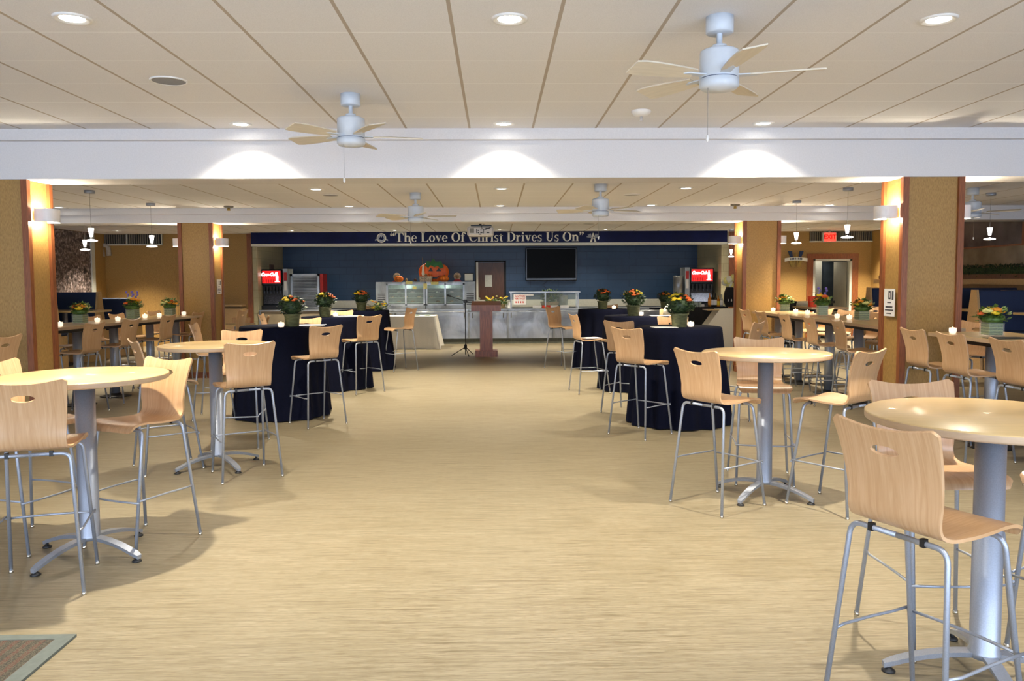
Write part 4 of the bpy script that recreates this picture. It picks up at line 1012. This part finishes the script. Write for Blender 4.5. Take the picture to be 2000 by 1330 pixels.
a, b = W(762, 470, YS), W(1141, 468, YS); H_ = .228; sx_ = (b.x-a.x)/tot; z0 = 2.565; st = 0
wstart = True; lt = None
for ch, ad in zip(words_, adv):
    if ch == ' ': continue
    g = GL(); glyph(g, ch); o = g.obj('letter', 'cream', t); o.location = (a.x+ad*sx_, 0, z0); o.scale = (sx_, 1, H_)
q = W(745, 464, YS)
t = thing('round_seal', 'pale round seal at the left of the sign lettering', 'emblem', (q.x, YS, q.z-.01))
g = MB(); g.quadstrip(arc(0, 0, .115, .115, 0, 360, 32), arc(0, 0, .095, .095, 0, 360, 32), 0, -.01); g.obj('outer_ring', 'cream', t)
g = MB(); g.prism(arc(0, 0, .09, .09, 0, 350, 28), 0, -.006); g.obj('field', 'wreath', t)
g = MB(); g.prism([(-.06, -.03), (-.02, .05), (.0, .0), (.03, .06), (.06, -.02), (.02, -.05)], 0, -.009); g.obj('figure', 'navy', t)
g = MB(); g.prism([(-.16, -.07), (-.09, -.05), (-.09, -.02), (-.15, -.03)], 0, -.008).prism([(.16, -.07), (.09, -.05), (.09, -.02), (.15, -.03)], 0, -.008); g.obj('side_ribbon', 'wreath', t)
q = W(1158.5, 464, YS)
t = thing('winged_letter_emblem', 'pale winged letter A emblem right of the sign lettering', 'emblem', (q.x, YS, q.z))
g = MB(); g.prism([(0, .12), (.06, -.11), (.025, -.11), (0, -.03)], 0, -.012).prism([(0, .12), (-.06, -.11), (-.025, -.11), (0, -.03)], 0, -.012).r if False else None
g = GL(); g.p([(-.012, .115), (.012, .115), (.075, -.11), (.03, -.11)]).p([(-.012, .115), (.012, .115), (-.03, -.11), (-.075, -.11)]).r(-.085, -.115, -.02, -.10).r(.02, -.115, .085, -.10).r(-.04, -.03, .04, -.01); g.obj('letter', 'cream', t)
g = GL()
for sx in (-1, 1):
    for k in range(3): g.p([(sx*(.035+.03*k), .02), (sx*(.06+.03*k), .10-.01*k), (sx*(.075+.03*k), .10-.01*k), (sx*(.06+.03*k), .0)])
    g.p([(sx*.03, .02), (sx*.16, .035), (sx*.16, .01), (sx*.03, -.01)])
g.obj('wings', 'wreath', t)

# counter run
YC = 19.95; ZK = .86
def counter(x0, x1, m, label, rail=True):
    t = thing('serving_counter', label, 'serving counter', (x0, YC, 0), group='serving counter units'); w_ = x1-x0
    MB().box(.005, .02, .14, w_-.005, .75, ZK).obj('body', m, t)
    MB().box(.0, .06, 0, w_, .74, .14).obj('toe_kick', 'kickboard', t)
    MB().box(0, -.02, ZK, w_, .80, ZK+.03).obj('worktop', 'steel', t)
    MB().box(.0, .005, .14, .05, .02, ZK).obj('edge_post', 'steel2', t)
    if rail:
        r = MB(); r.box(0, -.26, ZK-.055, w_, -.03, ZK-.035)
        for k in range(3): r.tube([(0, -.23+.08*k, ZK-.03), (w_, -.23+.08*k, ZK-.03)], .010, 6)
        r.obj('tray_rail', 'steel', t)
        for xx in (.1, w_-.1): MB().prism([(0, ZK-.06), (-.22, ZK-.06), (0, ZK-.2)], xx, xx+.02, 'yz').obj('rail_bracket', 'steel2', t)
xs = [P2(p_, YC, .6) for p_ in (500, 640, 765, 914, 990, 1080, 1200, 1345)]
xs[0] = FX0+.02
counter(xs[0], xs[1], 'tan', 'tan-fronted counter under the left drink dispenser', False)
counter(xs[1], xs[2], 'tan', 'tan-fronted counter in front of the louvred cabinet')
counter(xs[2], xs[3], 'steel', 'stainless counter unit under the glass display cases')
counter(xs[3], xs[4], 'steel', 'stainless counter unit behind the wooden lectern')
counter(xs[4], xs[5], 'steel', 'stainless counter unit under the sneeze guard')
counter(xs[5], xs[6], 'steel', 'stainless counter unit right of the sneeze guard')
counter(xs[6], xs[7]+1.0, 'steel', 'stainless counter unit at the right end behind the bar')
# glass display cases
def display(x0, x1, vent_left, label):
    z0, z1 = ZK+.05, 1.60; yf, yb = 20.2, 20.75; w_ = x1-x0
    t = thing('display_case', label, 'display case', (x0, yf, ZK+.031), group='glass display cases'); h = z1-z0
    vw = .27; vx = 0 if vent_left else w_-vw; gx0 = vw if vent_left else 0; gx1 = w_ if vent_left else w_-vw
    MB().box(0, .05, 0, w_, yb-yf, .10).box(0, .02, h-.06, w_, yb-yf, h).box(0, .50, .1, w_, yb-yf, h-.06).obj('cabinet', 'steel2', t)
    MB().box(vx, 0.0, 0, vx+vw, .5, h-.06).obj('compressor_housing', 'steel2', t)
    v = MB()
    for k in range(7): v.box(vx+.05, -.006, .10+.045*k, vx+vw-.03, .0, .12+.045*k)
    v.obj('vent', 'black', t)
    MB().box(gx0, .46, .1, gx1, .50, h-.06).obj('back_panel', 'caseint', t)
    s = MB()
    for k in range(4): s.box(gx0+.02, .05, .16+.12*k, gx1-.02, .45, .168+.12*k)
    s.obj('shelf', 'shelfl', t)
    fr_ = MB(); gm = (gx0+gx1)/2
    for xx in (gx0, gm-.02, gx1-.04): fr_.box(xx, -.015, .09, xx+.04, .02, h-.04)
    fr_.box(gx0, -.015, .09, gx1, .02, .12).box(gx0, -.015, h-.08, gx1, .02, h-.04); fr_.obj('door_frame', 'steel', t)
    MB().box(gx0+.03, 0, .11, gx1-.03, .004, h-.07).obj('glass_door', 'pane', t)
    for k in range(3):
        for j in range(5):
            o = MB().lathe([(0, 0), (.05, 0), (.055, .02), (.03, .035), (0, .035)], 10, gx0+.12+(gx1-gx0-.2)*j/4.5, .2, .17+.12*k+.0)
            if (k+j) % 2: o.obj('wrapped_food', ('wicker', 'doily', 'beigeb')[k % 3], t)
    point('case_lamp', (x0+(gx0+gx1)/2, yf+.25, ZK+.03+h-.12), 3.0, .05, (.9, 1, .92))
xa, xm, xb_ = P2(734, 20.2, 1.2), P2(831, 20.2, 1.2), P2(928, 20.2, 1.2)
display(xa, xm-.01, True, 'left glass-doored stainless display case on the counter')
display(xm+.01, xb_, False, 'right glass-doored stainless display case on the counter')
for px, py, w_, h_, lb in ((799, 552, .17, .075, 'yellow note at the top of the left display case'), (809.5, 562, .1, .075, 'small yellow note on the left display case door'), (830.5, 559, .09, .14, 'tall yellow note on the post between the display cases'), (849, 553, .19, .07, 'torn yellow note at the top of the right display case')):
    q = W(px, py, 20.17); o = MB().box(-w_/2, 0, -h_/2, w_/2, .003, h_/2).obj('paper_note', 'note', loc=(q.x, 20.175, q.z)); tag(o, lb, 'paper note', 'yellow notes')
# things standing on the display cases (top z = 1.60-ish)
ZD = ZK+.031+(1.60-ZK-.05)
px = P2(847, 20.6, 1.8)
t = thing('jack_o_lantern_cutout', 'big orange pumpkin figure with green leaves and a dark triangle face', 'pumpkin decoration', (px, 20.62, ZD))
m = MB()
for k in range(-3, 4):
    hh = .27*math.sqrt(1-(k/4.2)**2)
    m.lathe([(.145*math.sin(PI*i/10), -hh*math.cos(PI*i/10)) for i in range(11)], 18, k*.083, .01*abs(k), .255, sc=(1, .45))
m.obj('pumpkin_body', 'orange', t)
m = MB(); JL = lambda L: [(a*1.35, b*1.28-.01) for a, b in L]
m.prism(JL([(-.16, .33), (-.12, .44), (-.05, .40), (-.01, .48), (.05, .41), (.15, .42), (.20, .30), (.14, .27), (.08, .33), (.02, .30), (-.05, .34), (-.1, .29)]), -.10, -.07); m.lathe([(0, .50), (.035, .50), (.02, .585), (0, .59)], 10); m.obj('leaf_crown', 'greenp', t)
m = MB(); m.prism(JL([(-.10, .22), (-.05, .30), (-.01, .22)]), -.078, -.06).prism(JL([(.05, .22), (.10, .29), (.15, .22)]), -.078, -.06).prism(JL([(-.12, .14), (-.03, .10), (.06, .10), (.14, .15), (.06, .07), (-.03, .07)]), -.078, -.05); m.obj('face', 'black', t)
def honeycomb(px, lb):
    t = thing('tissue_pumpkin', lb, 'pumpkin decoration', (P2(px, 20.45, 1.65), 20.45, ZD), group='tissue pumpkins')
    m = MB()
    n = 24
    vs = []; fs = []
    for i in range(n):
        a = 2*PI*i/n; k = 1 if i % 2 else .9
        for (r, z_) in ((0, .01), (.07, 0), (.12, .05), (.125, .08), (.10, .13), (.05, .155), (0, .14)): vs.append((r*k*math.cos(a), r*k*math.sin(a)*.8, z_))
    for i in range(n):
        j = (i+1) % n
        for k in range(6): fs.append((i*7+k, j*7+k, j*7+k+1, i*7+k+1))
    m.add(vs, fs).obj('tissue_body', 'orangel', t); MB().lathe([(0, .14), (.012, .14), (.009, .175), (0, .18)], 8).obj('stalk', 'greenp', t)
honeycomb(779, 'orange tissue pumpkin on the left display case'); honeycomb(868, 'orange tissue pumpkin right of the big pumpkin figure')
def doily(px, lb):
    t = thing('turkey_centrepiece', lb, 'table decoration', (P2(px, 20.6, 1.7), 20.6, ZD), group='round fanned decorations')
    MB().lathe([(0, -.015), (.09, -.012), (.095, 0), (.09, .012), (0, .015)], 24, 0, 0, .14, axis='y').obj('fan_disc', 'doily', t)
    MB().lathe([(0, -.02), (.05, -.016), (.05, .0), (0, .0)], 18, 0, -.012, .13, axis='y').obj('inner_disc', 'wicker', t)
    MB().prism([(-.12, 0), (.12, 0), (.05, .06), (-.05, .06)], -.05, .05).obj('base', 'redf', t)
doily(775, 'round tan fanned decoration with a red base on the left display case'); doily(893, 'round tan fanned decoration with a red base on the right display case')
q = P2(832, 20.4, 1.7)
t = thing('gourd_basket', 'pale basket of small gourds with a tall white-wrapped stick', 'basket', (q, 20.4, ZD))
MB().prism([(-.15, 0), (.14, 0), (.17, .14), (-.17, .14)], -.07, .07).obj('basket', 'doily', t)
for i in range(5): MB().lathe([(0, -.04), (.035, -.02), (.04, .01), (.02, .045), (0, .05)], 12, -.12+.06*i, .0, .16).obj('gourd', ('ora', 'orange', 'wicker')[i % 3], t)
MB().tube([(-.06, 0, .1), (-.09, 0, .62)], .007, 6).obj('stick', 'wicker', t)
MB().lathe([(0, .15), (.045, .16), (.03, .30), (.02, .42), (0, .44)], 10, -.07, 0, 0).obj('white_wrap', 'wfabric', t)
for px_, m_, lb in ((794, 'wicker', 'small brown gourd left of the basket on the display case'), (811, 'doorw', 'small dark pine cone left of the basket on the display case')):
    o = MB().lathe([(0, 0), (.035, .01), (.045, .04), (.02, .085), (0, .1)], 12).obj('small_gourd', m_, loc=(P2(px_, 20.5, 1.62), 20.5, ZD)); tag(o, lb, 'gourd', 'small gourds')
q = W(915.5, 540, 20.45)
t = thing('picture_frame', 'black framed paper standing at the right end of the display cases', 'picture frame', (q.x, 20.45, ZD)); 
m = MB(); 
for bx in ((-.13, 0, .13, .025), (-.13, .20, .13, .225), (-.13, 0, -.105, .225), (.105, 0, .13, .225)): m.box(bx[0], -.01, bx[1], bx[2], .01, bx[3])
m.obj('frame', 'black', t); MB().box(-.11, 0, .02, .11, .008, .21).obj('sheet', 'cream', t)
# drink dispensers
def fountain(px0, px1, pyt, pyb, Y, mirror, label):
    a, b = W(px0, pyt, Y), W(px1, pyb, Y); w_ = b.x-a.x; zb = ZK+.031; h = a.z-zb
    t = thing('drink_dispenser', label, 'drink dispenser', (a.x, Y, zb), group='drink dispensers')
    MB().bbox(0, .0, h*.60, w_*.98, .62, h, .02).obj('head_box', 'blackgloss', t)
    MB().box(.02, .12, 0, w_-.02, .60, h*.62).obj('tower', 'black', t)
    MB().box(.0, -.04, 0, w_, .4, .10).obj('drip_tray', 'blackgloss', t)
    x0, x1 = .04, w_-.05
    MB().box(x0, -.006, h*.655, x1, .0, h*.96).obj('lit_panel', 'redlit', t)
    text('script_lettering', 'Coca-Cola', .115, 'whitelit', t, (x0+(x1-x0)*.37, -.010, h*.87), depth=.001, shear=.35, bold=.006, sx=.80)
    g = MB(); bx = x0+(x1-x0)*.82; g.prism([(bx-.012, h*.93), (bx+.012, h*.93), (bx+.02, h*.86), (bx+.034, h*.80), (bx+.028, h*.75), (bx+.034, h*.70), (bx-.034, h*.70), (bx-.028, h*.75), (bx-.034, h*.80), (bx-.02, h*.86)], -.011, -.006).box(bx-.06, -.011, h*.685, bx+.06, -.006, h*.695); g.obj('bottle_picture', 'whitelit', t)
    g = MB()
    for k in range(5): g.box(x0+.03+.06*k, -.009, h*.67, x0+.05+.06*k, -.006, h*.75)
    g.obj('ice_picture', 'redf', t)
    for k in range(6):
        xx = .07+(w_-.14)*k/5; v = MB().bbox(xx-.022, .03, h*.47, xx+.022, .12, h*.58, .006); v.obj('valve', 'black', t)
        MB().cyl(xx, .06, h*.40, h*.47, .012, 10).obj('nozzle', 'valvechrome', t)
    MB().prism([(.12, h*.36), (.02, h*.14), (.05, h*.12), (.14, h*.34)], .05, w_-.05, 'yz').obj('splash_plate', 'valvechrome', t)
    sx = w_ if not mirror else -.12
    s = MB().box(sx, .05, 0, sx+.12, .6, h*1.01); s.obj('side_cabinet', 'steel2', t)
    MB().box(sx+.02, .044, h*.72, sx+.10, .05, h*.92).obj('red_label', 'redf', t); MB().box(sx+.03, .044, h*.48, sx+.09, .05, h*.70).obj('white_label', 'paper', t)
fountain(509, 553, 526, 603, 20.3, False, 'black drink dispenser with lit red sign at the left end of the counter')
fountain(1348, 1395, 523, 602, 20.3, True, 'black drink dispenser with lit red sign at the right end of the counter')
# louvred cabinet
a = W(567, 535, 20.6); b = W(634, 600, 20.6); w_ = b.x-a.x; h = a.z-ZK-.031
t = thing('louvred_cabinet', 'grey louvred steel cabinet with a red side beside the left dispenser', 'cabinet', (a.x, 20.6, ZK+.031))
MB().box(0, .02, 0, w_*.86, .5, h).obj('body', 'steel2', t); MB().box(0, -.01, 0, .05, .02, h).box(w_*.8, -.01, 0, w_*.86, .02, h).box(0, -.01, h-.06, w_*.86, .02, h).obj('frame', 'steel', t)
m = MB()
for k in range(22): z_ = .01+k*(h-.08)/22; m.prism([(-.012, z_), (.02, z_+.02), (.02, z_+.026), (-.012, z_+.006)], .06, w_*.79, 'yz')
m.obj('louvre_bank', 'steel', t); MB().box(w_*.88, -.01, .0, w_*.97, .5, h).obj('red_side', 'redf', t)
o = MB().box(-.16, -.01, -.14, .16, .02, .14).obj('wall_plaque', 'doorw', loc=(FX0+.02, 21.2, 1.92)); o.rotation_euler = (0, 0, PI/2); tag(o, 'dark plaque on the cream block wall above the left dispenser', 'wall plaque')
# television
a, b = W(1026, 484, YK-.1), W(1127, 548, YK-.1); w_, h = b.x-a.x, a.z-b.z
t = thing('television', 'large black flat television on the blue kitchen wall', 'television', ((a.x+b.x)/2, YK-.1, (a.z+b.z)/2))
MB().bbox(-w_/2, -.03, -h/2, w_/2, .03, h/2, .02).obj('bezel', 'blackgloss', t); MB().box(-w_/2+.04, -.034, -h/2+.07, w_/2-.04, -.028, h/2-.04).obj('screen', 'screen', t); MB().box(-.2, .03, -.15, .2, .095, .15).obj('wall_bracket', 'black', t)
MB().tube([(-.1, .08, -h/2), (-.25, .08, -h/2-.12), (-.15, .08, -h/2-.2)], .006, 6).obj('cable', 'black', t)
# sneeze guard
a, b = W(997, 570, 20.05), W(1131, 606, 20.05); w_ = b.x-a.x; zb = ZK+.031; h = a.z-zb
t = thing('sneeze_guard', 'glass sneeze guard on steel posts over the serving counter', 'sneeze guard', (a.x, 20.05, zb))
m = MB()
for xx in (0, w_*.5, w_-.04): m.box(xx, 0, 0, xx+.03, .03, h-.02).box(xx, .45, 0, xx+.03, .48, h-.02)
m.obj('post', 'steel', t); MB().box(-.03, -.03, h-.03, w_+.03, .5, h).obj('top_shelf', 'steel', t); MB().box(.03, .01, .08, w_-.04, .016, h-.04).obj('glass_panel', 'pane', t)
q = W(1015.5, 585, 20.03)
s = thing('caution_sign', 'white sign with red CAUTION VERY HOT lettering on the sneeze guard', 'sign', (q.x, 20.03, q.z))
MB().box(-.16, 0, -.13, .16, .004, .13).obj('board', 'paper', s); text('lettering', 'CAUTION\nVERY HOT', .062, 'redink', s, (0, -.002, .055), depth=.0008, bold=.002, sx=.95)
m = MB()
for k in range(4): m.prism([(-.10+.06*k-.012, -.09), (-.10+.06*k+.012, -.09), (-.10+.06*k+.014, -.06), (-.10+.06*k, -.03), (-.10+.06*k-.014, -.06)], -.002, 0)
m.obj('flame_symbols', 'redink', s)
o = MB().box(-.09, 0, -.02, .09, .003, .02).obj('paper_strip', 'paper', loc=(W(1035, 576, 20.03).x, 20.03, W(1035, 576, 20.03).z)); tag(o, 'narrow white label beside the caution sign', 'label')
q = P2(1074, 20.5, 1.1)
t = thing('salad_basket', 'wicker basket of green leaves behind the sneeze guard', 'basket', (q, 20.45, zb))
MB().lathe([(0, 0), (.2, 0), (.26, .16), (.24, .16), (0, .12)], 22).obj('basket', 'wicker', t); m = MB(); leaves(m, 260, .28, .12, .42, .11, 9); m.obj('greens', 'leafl', t, kind='stuff')
o = MB().lathe([(0, 0), (.13, 0), (.15, .3), (.14, .32), (0, .32)], 22).obj('steel_urn', 'steel2', loc=(P2(1098, 20.5, 1.1), 20.45, zb)); tag(o, 'grey steel urn right of the leaf basket behind the sneeze guard', 'urn')
o = MB().bbox(-.05, -.05, 0, .05, .05, .16, .006).obj('small_carton', 'paper', loc=(P2(993, 20.2, .95), 20.2, zb)); tag(o, 'small white carton at the left foot of the sneeze guard', 'carton')
for i, (px, m_) in enumerate(((1049, 'paper'), (1067, 'redbag'), (1082, 'paper'), (1102, 'paper'))):
    o = MB().bbox(-.11, -.06, 0, .11, .06, .07, .006).obj('food_tray', m_, loc=(P2(px, 20.2, .95), 20.2, zb)); tag(o, ('white food tray at the left under the sneeze guard glass', 'red food tray under the sneeze guard glass', 'white food tray just right of the red one', 'white food tray at the right under the sneeze guard glass')[i], 'food tray', 'trays under the sneeze guard')
# flower arrangements behind the lectern
for i, (px, lb) in enumerate(((959, 'left yellow flower arrangement on the counter behind the lectern'), (980, 'right yellow flower arrangement on the counter behind the lectern'))):
    t = thing('flower_arrangement', lb, 'flower arrangement', (P2(px, 20.15, 1.1), 20.15, zb), group='counter flower arrangements')
    MB().lathe([(0, 0), (.07, 0), (.10, .12), (0, .12)], 18).obj('bowl', 'wicker', t); m = MB(); leaves(m, 160, .17, .08, .24, .07, 50+i); m.obj('foliage', 'leafl', t, kind='stuff'); rnd = random.Random(i+9)
    for k in range(9): b_ = MB(); bloom(b_, rnd.uniform(-.13, .13), rnd.uniform(-.1, .05), rnd.uniform(.18, .32), rnd.uniform(.028, .045)); b_.obj('bloom', ('yel', 'pale', 'amb')[k % 3 if k % 4 else 0], t)
# steel towers and bar clutter at the right end
for px0, px1, pyt, lb, nm in ((1315, 1334, 539, 'tall stainless tea dispenser left of the right drink dispenser', 'tea_dispenser'),):
    a = W(px0, pyt, 20.5); b = W(px1, 590, 20.5)
    t = thing(nm, lb, 'drink dispenser', ((a.x+b.x)/2, 20.5, zb)); r = (b.x-a.x)/2
    MB().lathe([(0, .1), (r, .1), (r, a.z-zb-.01), (r-.01, a.z-zb), (0, a.z-zb)], 24).obj('tank', 'steel', t); MB().cyl(0, 0, 0, .10, r*.8).obj('stand', 'black', t); MB().bbox(-.02, -r-.05, .12, .02, -r, .17, .004).obj('tap', 'black', t)
# black draped bar with bottles
xa, xb_ = P2(1338, 17.0, 1.0), P2(1419, 17.0, 1.0)
t = thing('bar_table', 'black draped bar table crowded with bottles at the right', 'bar table', ((xa+xb_)/2, 17.3, 0)); hw = (xb_-xa)/2
MB().box(-hw, -.38, .97, hw, .38, 1.0).obj('tabletop', 'black', t)
def skirt(hw, hd, h, flare, n=120, amp=.012, seed=0):
    rnd = random.Random(seed); per = []; 
    for i in range(n):
        u = i/n*4; k = int(u); f_ = u-k; c = [(-1,-1),(1,-1),(1,1),(-1,1)]; a, b = c[k], c[(k+1) % 4]; per.append(((a[0]+(b[0]-a[0])*f_), (a[1]+(b[1]-a[1])*f_)))
    vs = []; fs = []; M_ = 6
    for i, (a, b) in enumerate(per):
        cor = min(1, max(0, (abs(a)+abs(b)-1.75)/.25)); fo = math.cos(i*1.25+rnd.uniform(-.3, .3))*amp
        for k in range(M_+1):
            u = k/M_; e = (flare*(.35+.65*cor)+fo)*u; vs.append((a*(hw+e), b*(hd+e), h*(1-u)+.01*u))
    for i in range(n):
        j = (i+1) % n
        for k in range(M_): fs.append((i*(M_+1)+k, j*(M_+1)+k, j*(M_+1)+k+1, i*(M_+1)+k+1))
    return MB().add(vs, fs, True).box(-hw, -hd, h-.005, hw, hd, h+.004)
o = skirt(hw+.005, .385, 1.006, .05, seed=3).obj('bar_drape', 'blackf', t)
xs2 = P2(1437, 15.8, .8)
t = thing('draped_side_table', 'cream linen-draped side table with a flared corner beside the far right column', 'draped table', (xs2-.35, 15.9, 0))
MB().box(-.25, -.2, .98, .3, .2, 1.0).obj('tabletop', 'top', t)
MB().prism([(-.75, .02), (.37, .02), (.37, 1.01), (.0, 1.01)], -.21, .21).obj('linen_drape', 'linen', t)
def bottle(px, Y, h, r, m_, lb, label_m='paper'):
    t = thing('bottle', lb, 'bottle', (P2(px, Y, 1.1), Y, 1.010), group='bottles on the bar')
    MB().lathe([(0, 0), (r, 0), (r, h*.6), (r*.35, h*.75), (r*.33, h), (0, h)], 16).obj('body', m_, t)
    MB().lathe([(r*1.02, h*.12), (r*1.02, h*.5)], 16).obj('label_band', label_m, t)
for px, h, m_, lm, lb in ((1386, .30, 'amber', 'amb', 'amber bottle with an orange label on the bar'), (1391.5, .30, 'bottle', 'paper', 'dark wine bottle beside the amber bottle on the bar'), (1397, .30, 'bottle', 'paper', 'dark wine bottle with a tall white label on the bar'), (1403, .24, 'amber', 'yel', 'short amber bottle with a yellow label on the bar'), (1409, .27, 'glassw', 'paper', 'clear bottle near the right end of the bar')):
    bottle(px, 17.1, h, .036, m_, lb, lm)
for i, px in enumerate((1347, 1352, 1357, 1362, 1367)):
    o = MB().lathe([(.028, 0), (.033, .10), (.030, .10), (.026, .005), (0, .005), (0, 0), (.028, 0)], 14).obj('drinking_glass', 'glassw', loc=(P2(px, 17.0, 1.05), 17.0, 1.011)); tag(o, '%s drinking glass from the left in the row on the bar' % ordn[i], 'glass', 'glasses on the bar')
o = MB().bbox(-.09, -.06, 0, .09, .06, .05, .006).obj('napkin_stack', 'paper', loc=(P2(1368, 16.95, 1.02)+.02, 16.97+.12, 1.011)); tag(o, 'stack of pale napkins on the bar before the glasses', 'napkins')
t = thing('ice_bucket', 'clear plastic ice tub with a black scoop beside the potted mum on the bar', 'ice tub', (P2(1343, 17.3, 1.1), 17.35, 1.011))
MB().lathe([(0, 0), (.1, 0), (.14, .17), (.13, .17), (.09, .01), (0, .01)], 18).obj('tub', 'glassw', t); MB().bbox(-.12, -.03, .16, .05, .03, .21, .008).obj('scoop', 'black', t)
t = thing('dried_arrangement', 'dark urn with drooping cream fabric flowers beside the far right column', 'flower arrangement', (P2(1427, 16.9, 1.2)-.02, 16.9, 1.010)); 
MB().lathe([(0, 0), (.08, 0), (.13, .12), (.12, .30), (.08, .42), (0, .42)], 18).obj('urn', 'blackf', t)
for i in range(7): a_ = i*.9; MB().lathe([(0, -.06), (.05, -.04), (.075, .02), (.04, .09), (0, .10)], 10, .09*math.cos(a_)-.02*(i % 2), .06*math.sin(a_), .42+.05*i*.6).obj('cream_flower', 'wfabric' if i % 2 else 'pale', t)
for i in range(3): MB().lathe([(0, 0), (.012, 0), (.01, .05), (0, .05)], 8, -.07+.07*i, -.13, .12).obj('white_tag', 'paper', t)
# extra table carrying the bar mum pot
o = MB().box(-.25, -.3, .975, .25, .3, 1.0).cyl(0, 0, .02, .975, .04).cyl(0, 0, 0, .02, .22).obj('pedestal_table', 'cloth', loc=(P2(1298, 16.6, 1), 16.7, 0)); tag(o, 'small dark pedestal table under the mum beside the bar', 'table')
# white draped table in front of the counter
a, b = P2(765, 18.9, .4), P2(852, 18.9, .7)
t = thing('white_draped_table', 'rectangular table under a white cloth in front of the counter at left', 'draped table', ((a+b)/2-.5, 18.95, 0)); hw = (b-a)/2+.5
MB().box(-hw+.02, -.36, .70, hw-.02, .36, .765).obj('tabletop', 'top', t); skirt(hw, .38, .77, .13, 160, .02, 5).obj('tablecloth', 'linen', t)
for i in range(2): 
    o = MB().lathe([(0, 0), (.05, 0), (.10, .015), (.10, .02), (0, .01)], 20).obj('serving_plate', 'shelfl', loc=(P2((835, 815)[i], 18.9, .78), 18.9, .776)); tag(o, ('small glass plate at the right end of the white draped table', 'small glass plate in the middle of the white draped table')[i], 'plate', 'plates on the white table')
# lectern
q = G(950, 697)
t = thing('lectern', 'reddish wooden pedestal lectern at the end of the aisle', 'lectern', (q.x, q.y+.18, 0))
MB().box(-.235, -.20, 0, .235, .22, .125).obj('base', 'podium', t); MB().box(-.135, -.14, .125, .135, .14, .98).obj('column', 'podium', t)
MB().prism([(-.24, .96), (.26, .96), (.26, 1.16), (-.24, 1.09)], -.31, .31, 'yz').obj('desk', 'podium', t)
# microphone stand
q = G(910, 694)
t = thing('microphone_stand', 'black boom microphone stand left of the lectern', 'microphone stand', (q.x, q.y-.12, 0))
MB().tube([(0, 0, .03), (0, 0, .62), (0, 0, 1.16)], .011, 10).obj('pole', 'black', t); MB().lathe([(0, .13), (.03, .14), (.03, .22), (.02, .25), (0, .25)], 12).obj('hub', 'black', t)
for a_ in (185, 285, 60): MB().tube([(0, 0, .19), (.30*math.cos(math.radians(a_)), .30*math.sin(math.radians(a_)), .015)], .009, 8).obj('leg', 'black', t)
MB().tube([(-.33, 0, 1.28), (0, 0, 1.17), (.16, 0, 1.125)], .007, 8).obj('boom_arm', 'black', t); MB().tube([(-.38, 0, 1.30), (-.30, 0, 1.27)], .018, 10).obj('microphone_clip', 'black', t); MB().bbox(-.04, -.03, 1.13, .04, .03, 1.2, .01).obj('boom_joint', 'black', t)
# coats and bag near the right door
t = thing('coat_rack_chair', 'black coat hung over a pale chair behind the right long table', 'coat', (P2(1560, 15.6, 1), 15.6, 0))
MB().prism([(-.30, .3), (-.02, .3), (-.10, .95), (-.06, 1.16), (-.22, 1.18), (-.30, 1.05)][::-1], -.06, .06).obj('coat_body', 'blackf', t); MB().box(-.28, -.03, 0, -.25, .03, .35).box(-.07, -.03, 0, -.04, .03, .35).obj('chair_legs', 'silver', t)
o = MB().lathe([(0, .02), (.28, .0), (.30, .05), (.22, .08), (0, .09)], 18, sc=(1, .35)).obj('white_towel', 'wfabric', loc=(6.2, 15.7, 1.069)); tag(o, 'white crumpled cloth bundle on the long table by the exit door', 'cloth')
q = P2(1590, 14.9, 1.15)
t = thing('gift_bag', 'bright red bag on the table before the exit door', 'bag', (q, 14.9, 1.069))
MB().prism([(-.09, 0), (.09, 0), (.10, .20), (-.10, .20)], -.06, .06).obj('bag_body', 'redbag', t); MB().tube([(-.05, 0, .2), (-.03, 0, .28), (.03, 0, .28), (.05, 0, .2)], .004, 6).obj('handle', 'wicker', t)
